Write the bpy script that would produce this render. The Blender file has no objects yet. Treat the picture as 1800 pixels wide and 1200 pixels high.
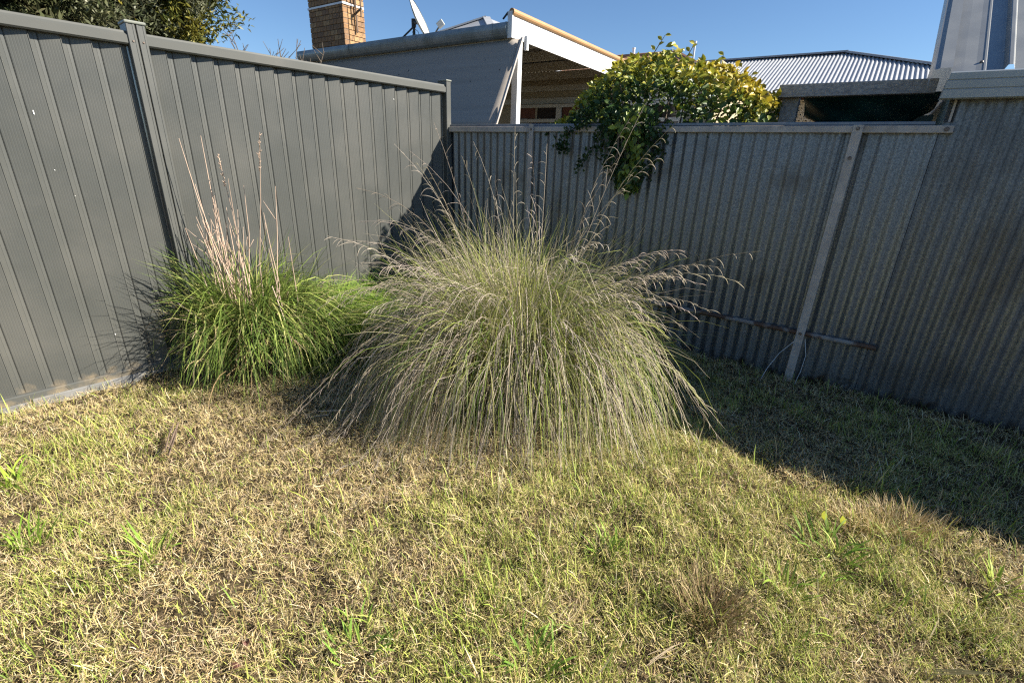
import bpy, bmesh, math, random
import numpy as np
from mathutils import Vector, Matrix
random.seed(7); RNG = np.random.default_rng(11)
scene = bpy.context.scene
COL = scene.collection
rad = math.radians

# ------------------------------------------------------------------ camera
CAM_H = 1.45
cam_data = bpy.data.cameras.new('camera')
cam_data.sensor_width = 36.0; cam_data.lens = 836 / 1800 * 36
cam_data.clip_start = 0.05; cam_data.clip_end = 2000
cam = bpy.data.objects.new('camera', cam_data); COL.objects.link(cam)
pitch, roll = rad(21.35), rad(-2.0)
fwd = Vector((0, math.cos(pitch), -math.sin(pitch))); rgt = Vector((1, 0, 0)); dwn = fwd.cross(rgt)
r2 = math.cos(roll) * rgt + math.sin(roll) * dwn
d2 = -math.sin(roll) * rgt + math.cos(roll) * dwn
mw = Matrix((r2, -d2, -fwd)).transposed().to_4x4(); mw.translation = (0, 0, CAM_H)
cam.matrix_world = mw
scene.camera = cam

# ------------------------------------------------------------------ sky, sun, exposure
KX, KY = -0.70, 5.01                                # inner corner of the two fences
aL, aR = rad(229.6), rad(-33.8)
DL = np.array([math.cos(aL), math.sin(aL), 0.0]); NL = np.array([-DL[1], DL[0], 0.0])   # left fence: along, towards the lawn
DR = np.array([math.cos(aR), math.sin(aR), 0.0]); NR = np.array([DR[1], -DR[0], 0.0])   # back fence: along, towards the lawn
K0 = np.array([KX, KY, 0.0])
if NL @ (-K0) < 0: NL = -NL
if NR @ (-K0) < 0: NR = -NR
to_sun = Vector(-NR + 2.1 * DR + np.array([0, 0, 1.6])).normalized()
sun_el = math.asin(to_sun.z); sun_rot = math.atan2(to_sun.x, to_sun.y)
world = bpy.data.worlds.new('World'); scene.world = world; world.use_nodes = True
wn = world.node_tree.nodes; wl = world.node_tree.links
bg = wn['Background']
sky = wn.new('ShaderNodeTexSky'); sky.sky_type = 'NISHITA'; sky.sun_disc = False
sky.sun_elevation = sun_el; sky.sun_rotation = sun_rot
sky.altitude = 100; sky.air_density = 1.0; sky.dust_density = 0.0; sky.ozone_density = 6.5
wl.new(sky.outputs[0], bg.inputs[0]); bg.inputs[1].default_value = 0.056
sun_d = bpy.data.lights.new('sun', 'SUN'); sun_d.energy = 5.0; sun_d.angle = rad(0.53); sun_d.color = (1.0, 0.93, 0.82)
sun = bpy.data.objects.new('sun', sun_d); COL.objects.link(sun)
sun.rotation_euler = to_sun.to_track_quat('Z', 'Y').to_euler(); sun.location = (6, 0, 8)
vs = scene.view_settings
vs.view_transform = 'Standard'; vs.look = 'None'; vs.gamma = 1.0; vs.exposure = 1.32; vs.use_curve_mapping = False
cy = scene.cycles; cy.max_bounces = 4; cy.diffuse_bounces = 2; cy.glossy_bounces = 2; cy.transmission_bounces = 3; cy.transparent_max_bounces = 4; cy.use_denoising = False; cy.filter_width = 1.25

# ------------------------------------------------------------------ materials
MATS = {}
def nodes_of(name):
    m = bpy.data.materials.new(name); m.use_nodes = True
    nt = m.node_tree; return m, nt, nt.nodes, nt.links, nt.nodes['Principled BSDF']
def mat(name, c1, c2=None, scale=8.0, rough=0.6, metal=0.0, bump=0.0, bscale=None, detail=4, stretch=None, spec=0.5, c3=None, c3scale=2.0, c3lo=0.55, c3hi=0.7, splash=None):
    m, nt, N, Lk, P = nodes_of(name)
    P.inputs['Roughness'].default_value = rough; P.inputs['Metallic'].default_value = metal
    P.inputs['Specular IOR Level'].default_value = spec
    tc = N.new('ShaderNodeTexCoord'); mp = N.new('ShaderNodeMapping')
    Lk.new(tc.outputs['Object'], mp.inputs[0])
    if stretch: mp.inputs['Scale'].default_value = stretch
    if c2 is None: c2 = tuple(x * 0.8 for x in c1)
    nz = N.new('ShaderNodeTexNoise'); nz.inputs['Scale'].default_value = scale; nz.inputs['Detail'].default_value = detail
    Lk.new(mp.outputs[0], nz.inputs['Vector'])
    cr = N.new('ShaderNodeValToRGB'); cr.color_ramp.elements[0].position = 0.35; cr.color_ramp.elements[1].position = 0.65
    cr.color_ramp.elements[0].color = (*c1, 1); cr.color_ramp.elements[1].color = (*c2, 1)
    Lk.new(nz.outputs['Fac'], cr.inputs[0]); out = cr.outputs[0]
    if c3:
        n3 = N.new('ShaderNodeTexNoise'); n3.inputs['Scale'].default_value = c3scale; n3.inputs['Detail'].default_value = 6
        Lk.new(tc.outputs['Object'], n3.inputs['Vector'])
        r3 = N.new('ShaderNodeValToRGB'); r3.color_ramp.elements[0].position = c3lo; r3.color_ramp.elements[1].position = c3hi
        Lk.new(n3.outputs['Fac'], r3.inputs[0])
        mx = N.new('ShaderNodeMixRGB'); Lk.new(r3.outputs[0], mx.inputs[0]); Lk.new(out, mx.inputs[1]); mx.inputs[2].default_value = (*c3, 1)
        out = mx.outputs[0]
    if splash:                                         # mud thrown up by rain on the lowest part, broken up by noise
        sx = N.new('ShaderNodeSeparateXYZ'); Lk.new(tc.outputs['Object'], sx.inputs[0])
        ns = N.new('ShaderNodeTexNoise'); ns.inputs['Scale'].default_value = 14; ns.inputs['Detail'].default_value = 8; Lk.new(tc.outputs['Object'], ns.inputs['Vector'])
        ma = N.new('ShaderNodeMath'); ma.operation = 'MULTIPLY_ADD'; ma.inputs[1].default_value = -3.2; Lk.new(sx.outputs[2], ma.inputs[0]); Lk.new(ns.outputs['Fac'], ma.inputs[2])
        rs_ = N.new('ShaderNodeValToRGB'); rs_.color_ramp.elements[0].position = .28; rs_.color_ramp.elements[1].position = .52; Lk.new(ma.outputs[0], rs_.inputs[0])
        m4 = N.new('ShaderNodeMixRGB'); Lk.new(rs_.outputs[0], m4.inputs[0]); Lk.new(out, m4.inputs[1]); m4.inputs[2].default_value = (*splash, 1); out = m4.outputs[0]
    Lk.new(out, P.inputs['Base Color'])
    if bump:
        nb = N.new('ShaderNodeTexNoise'); nb.inputs['Scale'].default_value = bscale or scale * 3; nb.inputs['Detail'].default_value = 5
        Lk.new(mp.outputs[0], nb.inputs['Vector'])
        bp = N.new('ShaderNodeBump'); bp.inputs['Strength'].default_value = bump; bp.inputs['Distance'].default_value = 0.01
        Lk.new(nb.outputs['Fac'], bp.inputs['Height']); Lk.new(bp.outputs[0], P.inputs['Normal'])
    MATS[name] = m; return m
def leafmat(name, rough=0.5, trans=0.3, spec=0.3):
    """colour comes from the blade's or leaf's own 'Col' attribute; some light passes through"""
    m, nt, N, Lk, P = nodes_of(name)
    at = N.new('ShaderNodeAttribute'); at.attribute_name = 'Col'
    P.inputs['Roughness'].default_value = rough; P.inputs['Specular IOR Level'].default_value = spec
    Lk.new(at.outputs['Color'], P.inputs['Base Color'])
    tr = N.new('ShaderNodeBsdfTranslucent'); Lk.new(at.outputs['Color'], tr.inputs['Color'])
    ms = N.new('ShaderNodeMixShader'); ms.inputs[0].default_value = trans
    Lk.new(P.outputs[0], ms.inputs[1]); Lk.new(tr.outputs[0], ms.inputs[2])
    Lk.new(ms.outputs[0], N['Material Output'].inputs['Surface'])
    MATS[name] = m; return m
mat('soil', (.045, .034, .020), (.085, .065, .038), 30, .95, bump=.6, spec=.05)
leafmat('blade', .6, .22, .2); leafmat('drystem', .7, .12, .15); leafmat('leaf', .45, .30, .35); leafmat('gloss_leaf', .42, .28, .4)
mat('fence_steel', (.076, .079, .072), (.083, .086, .079), 3, .36, bump=.16, bscale=5, c3=(.12, .118, .105), c3scale=2.4, c3lo=.44, c3hi=.85, splash=(.20, .165, .115))
mat('fence_rail', (.074, .078, .071), (.082, .085, .078), 4, .6, c3=(.10, .10, .09), c3scale=3, spec=.35)
mat('fence_cap', (.15, .16, .135), (.17, .18, .15), 6, .4)
mat('galv', (.140, .155, .168), (.250, .267, .280), 110, .40, metal=.72, bump=.03, bscale=200, c3=(.122, .12, .115), c3scale=4.2, c3lo=.56, c3hi=.8, detail=3, splash=(.075, .055, .038))
mat('galv_old', (.122, .132, .140), (.210, .220, .227), 100, .42, metal=.7, bump=.04, bscale=180, c3=(.078, .07, .06), c3scale=2.6, c3lo=.52, c3hi=.85, detail=3, splash=(.06, .045, .032))
mat('pale_bar', (.43, .395, .36), (.33, .30, .275), 12, .6, c3=(.3, .26, .22), c3scale=14, c3lo=.58, c3hi=.75)
mat('rusty_pipe', (.25, .235, .215), (.19, .175, .16), 20, .7, c3=(.09, .05, .03), c3scale=5, c3lo=.50, c3hi=.56)
mat('flashing', (.16, .18, .21), (.22, .24, .26), 10, .45, metal=.4)
mat('screw', (.22, .19, .16), (.13, .09, .07), 60, .5, metal=.5)
mat('plinth', (.15, .152, .145), (.20, .198, .19), 15, .7, c3=(.25, .22, .18), c3scale=9)
mat('white_paint', (.80, .80, .79), (.74, .74, .72), 6, .45)
mat('cream_paint', (.70, .65, .54), (.62, .58, .48), 5, .6)
mat('tan_board', (.48, .40, .26), (.40, .33, .21), 7, .65, stretch=(1, 1, 8))
mat('gutter_metal', (.34, .38, .39), (.25, .29, .30), 6, .42, metal=.3, c3=(.16, .19, .17), c3scale=3.5, c3lo=.52, c3hi=.75)
mat('roll_tan', (.42, .24, .105), (.37, .21, .09), 5, .55)
mat('awning_cloth', (.31, .275, .235), (.36, .32, .275), 2.5, .8, bump=.08, bscale=30, stretch=(.2, .2, 6), c3=(.06, .06, .06), c3scale=16, c3lo=.70, c3hi=.74)
mat('dark_roof_under', (.26, .255, .25), (.20, .20, .20), 8, .6)
for i, c in enumerate([(.36, .21, .095), (.31, .17, .075), (.42, .26, .12), (.26, .15, .075)]):
    mat('brick%d' % i, c, tuple(x * .72 for x in c), 25, .85, bump=.3, c3=(.10, .07, .05), c3scale=6, c3lo=.60, c3hi=.72)
mat('mortar', (.22, .18, .14), (.14, .11, .09), 30, .9)
mat('dark_metal', (.03, .04, .045), (.05, .06, .06), 30, .45, metal=.4)
mat('dish_grey', (.50, .51, .48), (.44, .45, .43), 6, .5)
mat('zinc_roof', (.31, .315, .30), (.25, .26, .255), 5, .36, metal=.35, c3=(.20, .22, .24), c3scale=2.5, c3lo=.5, c3hi=.8)
mat('pale_roof', (.42, .43, .435), (.37, .38, .39), 5, .42, metal=.25)
mat('ridge_cap', (.22, .24, .27), (.27, .29, .31), 6, .5, metal=.3)
mat('red_brick', (.20, .09, .06), (.28, .13, .08), 20, .85)
mat('terracotta', (.30, .16, .09), (.24, .12, .07), 14, .75)
mat('breeze', (.66, .58, .45), (.58, .51, .40), 10, .8)
mat('old_timber', (.42, .39, .35), (.26, .24, .22), 5, .85, bump=.5, bscale=20, stretch=(1.2, 14, 14))
mat('tarp', (.02, .085, .08), (.008, .04, .038), 4, .42, bump=.3, bscale=9)
mat('trim_blue', (.30, .36, .33), (.25, .31, .29), 5, .45)
mat('shed_gutter', (.36, .39, .40), (.31, .34, .35), 2, .38, metal=.2)
mat('room_dark', (.03, .025, .022), (.05, .04, .035), 4, .6)
mat('curtain', (.22, .09, .05), (.16, .06, .035), 6, .8)
mat('bark', (.16, .13, .10), (.10, .08, .06), 20, .9, bump=.4)
mat('pvc', (.55, .58, .60), (.48, .5, .52), 8, .5)
mat('dropping', (.85, .84, .80), (.7, .7, .66), 40, .7)
mat('rag_cloth', (.62, .52, .40), (.5, .42, .32), 20, .9)
mat('dead_leaf', (.13, .05, .035), (.08, .03, .02), 30, .7)
mat('straw_mat', (.42, .33, .22), (.32, .25, .16), 30, .8)
mat('stake_mat', (.06, .06, .03), (.10, .09, .05), 30, .95, spec=.05)
mat('stick', (.20, .14, .10), (.12, .085, .06), 30, .85)
gm, gnt, gN, gL, gP = nodes_of('glass'); gP.inputs['Base Color'].default_value = (.05, .04, .035, 1); gP.inputs['Roughness'].default_value = .08; MATS['glass'] = gm

# ------------------------------------------------------------------ helpers
def tag(o, label=None, cat=None, group=None, kind=None):
    if label: o['label'] = label
    if cat: o['category'] = cat
    if group: o['group'] = group
    if kind: o['kind'] = kind
    return o
def thing(name, loc, label, cat, group=None):
    o = bpy.data.objects.new(name, None); o.empty_display_size = .1; COL.objects.link(o); o.location = loc
    return tag(o, label, cat, group)
def root_of(p):
    while p.parent: p = p.parent
    return p
def link_mesh(name, me, parent=None, local=False):
    o = bpy.data.objects.new(name, me); COL.objects.link(o)
    if parent is not None: o.parent = parent
    return o
class MB:
    """collects vertices and faces in world coordinates; build() makes ONE mesh object"""
    def __init__(s): s.v = []; s.f = []
    def add(s, vs, fs):
        n = len(s.v); s.v += [tuple(map(float, x)) for x in vs]; s.f += [tuple(i + n for i in f) for f in fs]; return s
    def box(s, fr, a0, a1, b0, b1, c0, c1):
        vs = [fr(a, b, c) for a in (a0, a1) for b in (b0, b1) for c in (c0, c1)]
        return s.add(vs, [(0, 1, 3, 2), (4, 6, 7, 5), (0, 4, 5, 1), (2, 3, 7, 6), (0, 2, 6, 4), (1, 5, 7, 3)])
    def bar(s, p, q, w, h, up=(0, 0, 1)):
        p = np.array(p, float); q = np.array(q, float); d = q - p; d /= np.linalg.norm(d)
        a = np.cross(d, up); a /= np.linalg.norm(a); b = np.cross(a, d)
        vs = [e + a * sx * w / 2 + b * sy * h / 2 for e in (p, q) for sx in (-1, 1) for sy in (-1, 1)]
        return s.add(vs, [(0, 1, 3, 2), (4, 6, 7, 5), (0, 4, 5, 1), (2, 3, 7, 6), (0, 2, 6, 4), (1, 5, 7, 3)])
    def tube(s, pts, rs, n=6, cap=True):
        pts = [np.array(p, float) for p in pts]
        if not hasattr(rs, '__len__'): rs = [rs] * len(pts)
        rings = []; prev = None
        for i, p in enumerate(pts):
            t = pts[min(i + 1, len(pts) - 1)] - pts[max(i - 1, 0)]; t /= (np.linalg.norm(t) + 1e-9)
            if prev is None:
                a = np.cross(t, (0, 0, 1.0)); 
                if np.linalg.norm(a) < 1e-3: a = np.cross(t, (1.0, 0, 0))
            else: a = prev - t * (prev @ t)
            a /= np.linalg.norm(a); prev = a; b = np.cross(t, a)
            rings.append([p + rs[i] * (math.cos(k * 2 * math.pi / n) * a + math.sin(k * 2 * math.pi / n) * b) for k in range(n)])
        vs = [x for r in rings for x in r]; fs = []
        for i in range(len(pts) - 1):
            for k in range(n):
                fs.append((i * n + k, i * n + (k + 1) % n, (i + 1) * n + (k + 1) % n, (i + 1) * n + k))
        if cap: fs += [tuple(range(n))[::-1], tuple((len(pts) - 1) * n + k for k in range(n))]
        return s.add(vs, fs)
    def extrude(s, prof, fr0, fr1, close=False):
        """prof: list of 2-D points; fr0/fr1 map a profile point to the two ends"""
        n = len(prof); vs = [fr0(*p) for p in prof] + [fr1(*p) for p in prof]
        fs = [(i, i + 1, n + i + 1, n + i) for i in range(n - 1)]
        if close: fs += [(n - 1, 0, n, 2 * n - 1), tuple(range(n))[::-1], tuple(range(n, 2 * n))]
        return s.add(vs, fs)
    def mesh(s, name, off=(0, 0, 0)):
        me = bpy.data.meshes.new(name); me.from_pydata([(x - off[0], y - off[1], z - off[2]) for x, y, z in s.v], [], s.f)
        bm = bmesh.new(); bm.from_mesh(me); bmesh.ops.recalc_face_normals(bm, faces=bm.faces); bm.to_mesh(me); bm.free()
        return me
    def build(s, name, m, parent=None, smooth=False, bevel=0):
        off = tuple(root_of(parent).location) if parent else (0, 0, 0)
        me = s.mesh(name, off)
        me.materials.append(MATS[m]); o = link_mesh(name, me, parent)
        if smooth:
            me.polygons.foreach_set('use_smooth', [True] * len(me.polygons))
        if bevel:
            b = o.modifiers.new('bevel', 'BEVEL'); b.width = bevel; b.segments = 2; b.limit_method = 'ANGLE'; b.angle_limit = rad(40)
        return o
def HR(u, v, z): return K0 + DR * u - NR * v + np.array([0, 0, z])       # u along the back fence, v behind it
def LF(s, d, z): return K0 + DL * s + NL * d + np.array([0, 0, z])       # s along the left fence, d out of it
def RF(u, d, z): return HR(u, -d, z)

def ribbons(name, P, W, side, colr, m, parent=None, kind=None, extra=None):
    """P (N,S,3) paths, W (N,S) widths, side (N,3) or (N,S,3), colr (N,3) or (N,S,3): one mesh of ribbons"""
    N, S, _ = P.shape
    if side.ndim == 2: side = np.repeat(side[:, None, :], S, 1)
    if colr.ndim == 2: colr = np.repeat(colr[:, None, :], S, 1)
    off = np.array(root_of(parent).location) if parent else np.zeros(3)
    A = P - side * W[..., None] / 2 - off; B = P + side * W[..., None] / 2 - off
    V = np.stack([A, B], 2).reshape(-1, 3)
    C = np.repeat(colr[:, :, None, :], 2, 2).reshape(-1, 3)
    base = (np.arange(N) * S * 2)[:, None] + (np.arange(S - 1) * 2)[None, :]
    F = np.stack([base, base + 1, base + 3, base + 2], -1).reshape(-1, 4)
    return raw_mesh(name, V, F, C, m, parent, kind)
def raw_mesh(name, V, F, C, m, parent=None, kind=None):
    me = bpy.data.meshes.new(name); k = F.shape[1]
    me.vertices.add(len(V)); me.vertices.foreach_set('co', V.astype(np.float32).ravel())
    me.loops.add(F.size); me.loops.foreach_set('vertex_index', F.astype(np.int32).ravel())
    me.polygons.add(len(F)); me.polygons.foreach_set('loop_start', (np.arange(len(F)) * k).astype(np.int32))
    me.polygons.foreach_set('loop_total', np.full(len(F), k, np.int32))
    me.update(calc_edges=True)
    ca = me.color_attributes.new('Col', 'FLOAT_COLOR', 'POINT')
    ca.data.foreach_set('color', np.concatenate([np.clip(C, 0, 1), np.ones((len(C), 1))], 1).astype(np.float32).ravel())
    me.polygons.foreach_set('use_smooth', np.ones(len(F), bool))
    me.materials.append(MATS[m])
    o = link_mesh(name, me, parent)
    if kind: o['kind'] = kind
    return o
def bell(base, az, th0, th1, L, S, mid, wid, wob=0.0, rng=RNG):
    """rises nearly straight, folds over round 'mid' and hangs"""
    N = len(base); t = (np.arange(S - 1) + .5) / (S - 1)
    q = np.clip((t[None, :] - (mid - wid)[:, None]) / (2 * wid)[:, None], 0, 1); q = q * q * (3 - 2 * q)
    th = th0[:, None] + (th1 - th0)[:, None] * q + .10 * t[None, :]
    a = az[:, None] + (wob * rng.normal(size=(N, 1)) * t[None, :] if wob else 0)
    d = np.stack([np.sin(th) * np.cos(a), np.sin(th) * np.sin(a), np.cos(th)], -1) * (L / (S - 1))[:, None, None]
    return np.concatenate([np.zeros((N, 1, 3)), np.cumsum(d, 1)], 1) + base[:, None, :]
def arcs(base, az, th0, th1, L, S, p=2.0, wob=0.0, rng=RNG):
    """bending paths: angle from the vertical goes th0 -> th1 along the blade"""
    N = len(base); t = (np.arange(S - 1) + .5) / (S - 1)
    p = np.broadcast_to(p, (N,))
    th = th0[:, None] + (th1 - th0)[:, None] * t[None, :] ** p[:, None]
    a = az[:, None] + (wob * rng.normal(size=(N, 1)) * t[None, :] if wob else 0)
    d = np.stack([np.sin(th) * np.cos(a), np.sin(th) * np.sin(a), np.cos(th)], -1) * (L / (S - 1))[:, None, None]
    P = np.concatenate([np.zeros((N, 1, 3)), np.cumsum(d, 1)], 1) + base[:, None, :]
    return P
def vnoise(x, y, seed=0):
    """smooth value noise in the plane, 0..1"""
    r = np.random.default_rng(seed); G = r.random((64, 64))
    xi = np.floor(x).astype(int); yi = np.floor(y).astype(int); fx = x - xi; fy = y - yi
    fx = fx * fx * (3 - 2 * fx); fy = fy * fy * (3 - 2 * fy)
    g = lambda i, j: G[i % 64, j % 64]
    return (g(xi, yi) * (1 - fx) + g(xi + 1, yi) * fx) * (1 - fy) + (g(xi, yi + 1) * (1 - fx) + g(xi + 1, yi + 1) * fx) * fy
def fbm(x, y, f, seed, o=4):
    s = 0; w = 0
    for i in range(o): s = s + vnoise(x * f * 2 ** i + 17.3 * i, y * f * 2 ** i + 5.1 * i, seed + i) * .55 ** i; w += .55 ** i
    return s / w
def gh(x, y): return (fbm(x, y, 1.1, 3, 3) - .5) * .10 + (fbm(x, y, 6, 9, 2) - .5) * .045 + (fbm(x, y, 15, 19, 2) - .5) * .036
def distR(x, y): return (x - KX) * NR[0] + (y - KY) * NR[1]
def distL(x, y): return (x - KX) * NL[0] + (y - KY) * NL[1]

# ================================================================== the setting: ground
def grid_ground():
    n = 330; xs = np.linspace(-4.5, 5.5, n); ys = np.linspace(-1.5, 6.0, n)
    X, Y = np.meshgrid(xs, ys, indexing='ij'); Z = gh(X, Y) - .012
    edge = np.minimum.reduce([X + 4.5, 5.5 - X, Y + 1.5, 6 - Y]); Z = np.where(edge < .3, -.02 + (Z + .02) * np.clip(edge / .3, 0, 1), Z)
    V = np.stack([X, Y, Z], -1).reshape(-1, 3)
    i = (np.arange(n - 1)[:, None] * n + np.arange(n - 1)[None, :]).ravel()
    F = np.stack([i, i + n, i + n + 1, i + 1], -1)
    me = bpy.data.meshes.new('lawn_soil'); me.from_pydata(V.tolist(), [], F.tolist()); me.materials.append(MATS['soil'])
    me.polygons.foreach_set('use_smooth', [True] * len(me.polygons))
    tag(link_mesh('lawn_soil', me), kind='structure')
    mb = MB(); mb.add([(-400, -400, -.13), (400, -400, -.13), (400, 400, -.13), (-400, 400, -.13)], [(0, 1, 2, 3)])
    tag(mb.build('ground', 'soil'), kind='structure')
grid_ground()

# ================================================================== left fence: folded green-grey steel
def left_fence():
    T = thing('steel_fence', tuple(LF(2.4, 0, 0)), 'tall grey-green folded steel fence with capped posts along the left side', 'fence')
    PITCH = .127
    def sheet_profile(s_far, n):
        pr = []                                        # s decreasing = further along to the right in the picture
        for k in range(n):
            s0 = s_far + (n - k) * PITCH               # left end of this pan (nearer the camera)
            def q(ds, d): pr.append((s0 - ds, d))
            q(-.003, -.003); q(.0005, -.002); q(.001, .004); q(.003, .005)
            for j in range(7):                         # pan leans out towards its right end, with fine lines pressed in
                a = .004 + j * .0118; dd = .006 + .022 * (a / .088)
                q(a, dd); q(a + .0080, dd + .0020); q(a + .0092, dd + .00195); q(a + .0108, dd + .0024)
            q(.0885, .0305); q(.0915, .0290); q(.0935, .010); q(.0955, .006)
            q(.108, .0065); q(.1085, .0055); q(.1105, .0055); q(.1115, .0065); q(.1235, .006); q(.1245, .0005); q(.1265, .0005)
        return pr
    def bay(s_far, s_near):
        w = s_near - s_far; n = 6
        for i in range(3):
            sf = s_far + i * n * PITCH
            pr = sheet_profile(sf, n)
            mb = MB(); mb.extrude(pr, lambda s, d: LF(s, d, .045), lambda s, d: LF(s, d, 1.995))
            mb.build('sheet', 'fence_steel', T)
        rl = [(.052, 1.966), (.060, 1.974), (.060, 2.012), (.048, 2.024), (.046, 2.034), (.010, 2.040), (-.03, 2.034), (-.045, 2.0), (-.045, 1.966)]
        mb = MB(); mb.extrude(rl, lambda d, z: LF(s_far - .02, d, z), lambda d, z: LF(s_near + .02, d, z), close=True)
        mb.build('top_rail', 'fence_rail', T)
        bl = [(.048, .012), (.048, .052), (.040, .058), (-.03, .058), (-.03, .012)]
        mb = MB(); mb.extrude(bl, lambda d, z: LF(s_far - .02, d, z), lambda d, z: LF(s_near + .02, d, z), close=True)
        mb.build('bottom_rail', 'fence_steel', T)
    bay(.062, 2.348); bay(2.446, 4.732)
    def post(s0, w, top=2.088):
        h = w / 2
        for k in (0, 1):
            a = s0 + k * h + .0022; b = s0 + (k + 1) * h - .0022
            pr = [(a, -.05), (a, .064), (a + .003, .068), (a + .012, .068), (a + .014, .066), (b - .014, .066), (b - .012, .068), (b - .003, .068), (b, .064), (b, -.05)]
            mb = MB(); mb.extrude(pr, lambda s, d: LF(s, d, 0), lambda s, d: LF(s, d, top - .012), close=True)
            P = mb.build('post', 'fence_steel', T)
            mb = MB(); c = LF((a + b) / 2, .0665, 1.985); mb.tube([c, c + NL * .004], [.006, .0045], 8); mb.build('screw', 'screw', P)
        mb = MB(); mb.box(LF, s0 - .004, s0 + w + .004, -.056, .074, top - .016, top); mb.build('post_cap', 'fence_cap', T, bevel=.005)
    post(2.348, .097); post(4.732, .097)
    # slim corner post where the two fences meet
    mb = MB(); pr = [(.000, -.05), (.000, .062), (.004, .066), (.052, .066), (.056, .062), (.056, -.05)]
    mb.extrude(pr, lambda s, d: LF(s, d, 0), lambda s, d: LF(s, d, 2.075), close=True); mb.build('corner_post', 'fence_steel', T)
    mb = MB(); mb.box(LF, -.006, .062, -.055, .072, 2.063, 2.077); mb.build('post_cap', 'fence_cap', T, bevel=.005)
    # concrete sleeper showing under the near bay
    mb = MB(); mb.box(LF, 2.45, 4.73, -.01, .045, -.08, .010); mb.box(LF, 2.75, 3.32, .0455, .060, -.08, .022)
    mb.build('sleeper', 'plinth', T, bevel=.004)
    # dry grass and bird marks stuck to the sheets
    for s, z, w, h in [(2.93, 1.58, .004, .016), (2.915, 1.29, .003, .005), (2.86, 1.15, .003, .004), (2.86, .30, .005, .007), (.62, 1.86, .004, .009)]:
        ds = .127 - ((s - (2.446 if s > 2.4 else .062)) % .127); dd = .0085 + .022 * ds / .088 if ds < .0885 else .0070
        mb = MB(); k = 9
        ring = [LF(s + w * math.cos(2 * math.pi * i / k) * random.uniform(.5, 1), dd + .0008, z + h * math.sin(2 * math.pi * i / k) * random.uniform(.5, 1)) for i in range(k)]
        mb.add([LF(s, dd + .002, z)] + ring, [(0, i + 1, (i + 1) % k + 1) for i in range(k)])
        mb.build('bird_dropping', 'dropping', T)
left_fence()

# ================================================================== back fence: old corrugated iron
def corr(u0, u1, pitch=.0762, amp=.0095, step=8):
    n = int(round((u1 - u0) / pitch * step)); us = np.linspace(u0, u1, n + 1)
    return [(float(u), float(amp * math.sin(2 * math.pi * u / pitch))) for u in us]
def back_fence():
    T = thing('corrugated_fence', tuple(RF(1.9, 0, 0)), 'old grey corrugated iron fence with a pale top rail across the back', 'fence')
    U = [.02, .762, 1.524, 2.286, 3.048, 3.70]
    for i in range(5):
        off = .0 if i % 2 == 0 else .0028
        mb = MB(); zt = 1.665
        mb.extrude(corr(U[i], U[i + 1] + (.06 if i < 4 else 0)), lambda u, d: RF(u, d + off, -.05), lambda u, d: RF(u, d + off, zt))
        o = mb.build('sheet', 'galv', T, smooth=True)
    mb = MB(); mb.box(RF, .065, 1.0, .0125, .046, 1.638, 1.682); mb.build('top_rail', 'pale_bar', T, bevel=.004)
    mb = MB(); mb.box(RF, 1.003, 3.745, .0125, .044, 1.642, 1.682); mb.build('top_rail', 'pale_bar', T, bevel=.004)
    mb = MB(); mb.box(RF, .06, 3.66, -.06, .020, 1.6845, 1.704); mb.build('capping', 'flashing', T, bevel=.004)
    for u, zt, lean in ((1.00, 1.70, 0), (3.305, 1.685, -.015)):
        mb = MB(); p = RF(u, .055, zt); q = RF(u + lean, .055, -.05); mb.bar(p, q, .052 if u > 2 else .045, .010, up=tuple(NR))
        o = mb.build('strap', 'pale_bar', T, bevel=.002)
        for z in ((1.665, 1.50, .36) if u > 2 else (1.66,)):
            c = RF(u + lean * (1 - z / 1.7), .0605, z); m2 = MB(); m2.tube([c, c + NR * .004], [.011, .008], 10); m2.build('bolt', 'screw', o)
    m2 = MB(); c = RF(3.715, .0445, 1.662); m2.tube([c, c + NR * .005], [.012, .009], 10); m2.build('bolt', 'screw', T)
    mb = MB(); mb.tube([RF(1.9, .028, .372), RF(2.9, .028, .362), RF(3.728, .028, .352)], .0165, 10); mb.build('lower_pipe', 'rusty_pipe', T, smooth=False)
    # two loose wires by the strap
    for pts in ([(3.33, .07, .33), (3.36, .08, .22), (3.355, .09, .1), (3.34, .10, .0)], [(3.27, .065, .3), (3.2, .09, .2), (3.15, .13, .08), (3.13, .16, .0)]):
        mb = MB(); mb.tube([RF(*p) for p in pts], .0022, 5); mb.build('wire', 'pvc', T)
back_fence()

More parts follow.
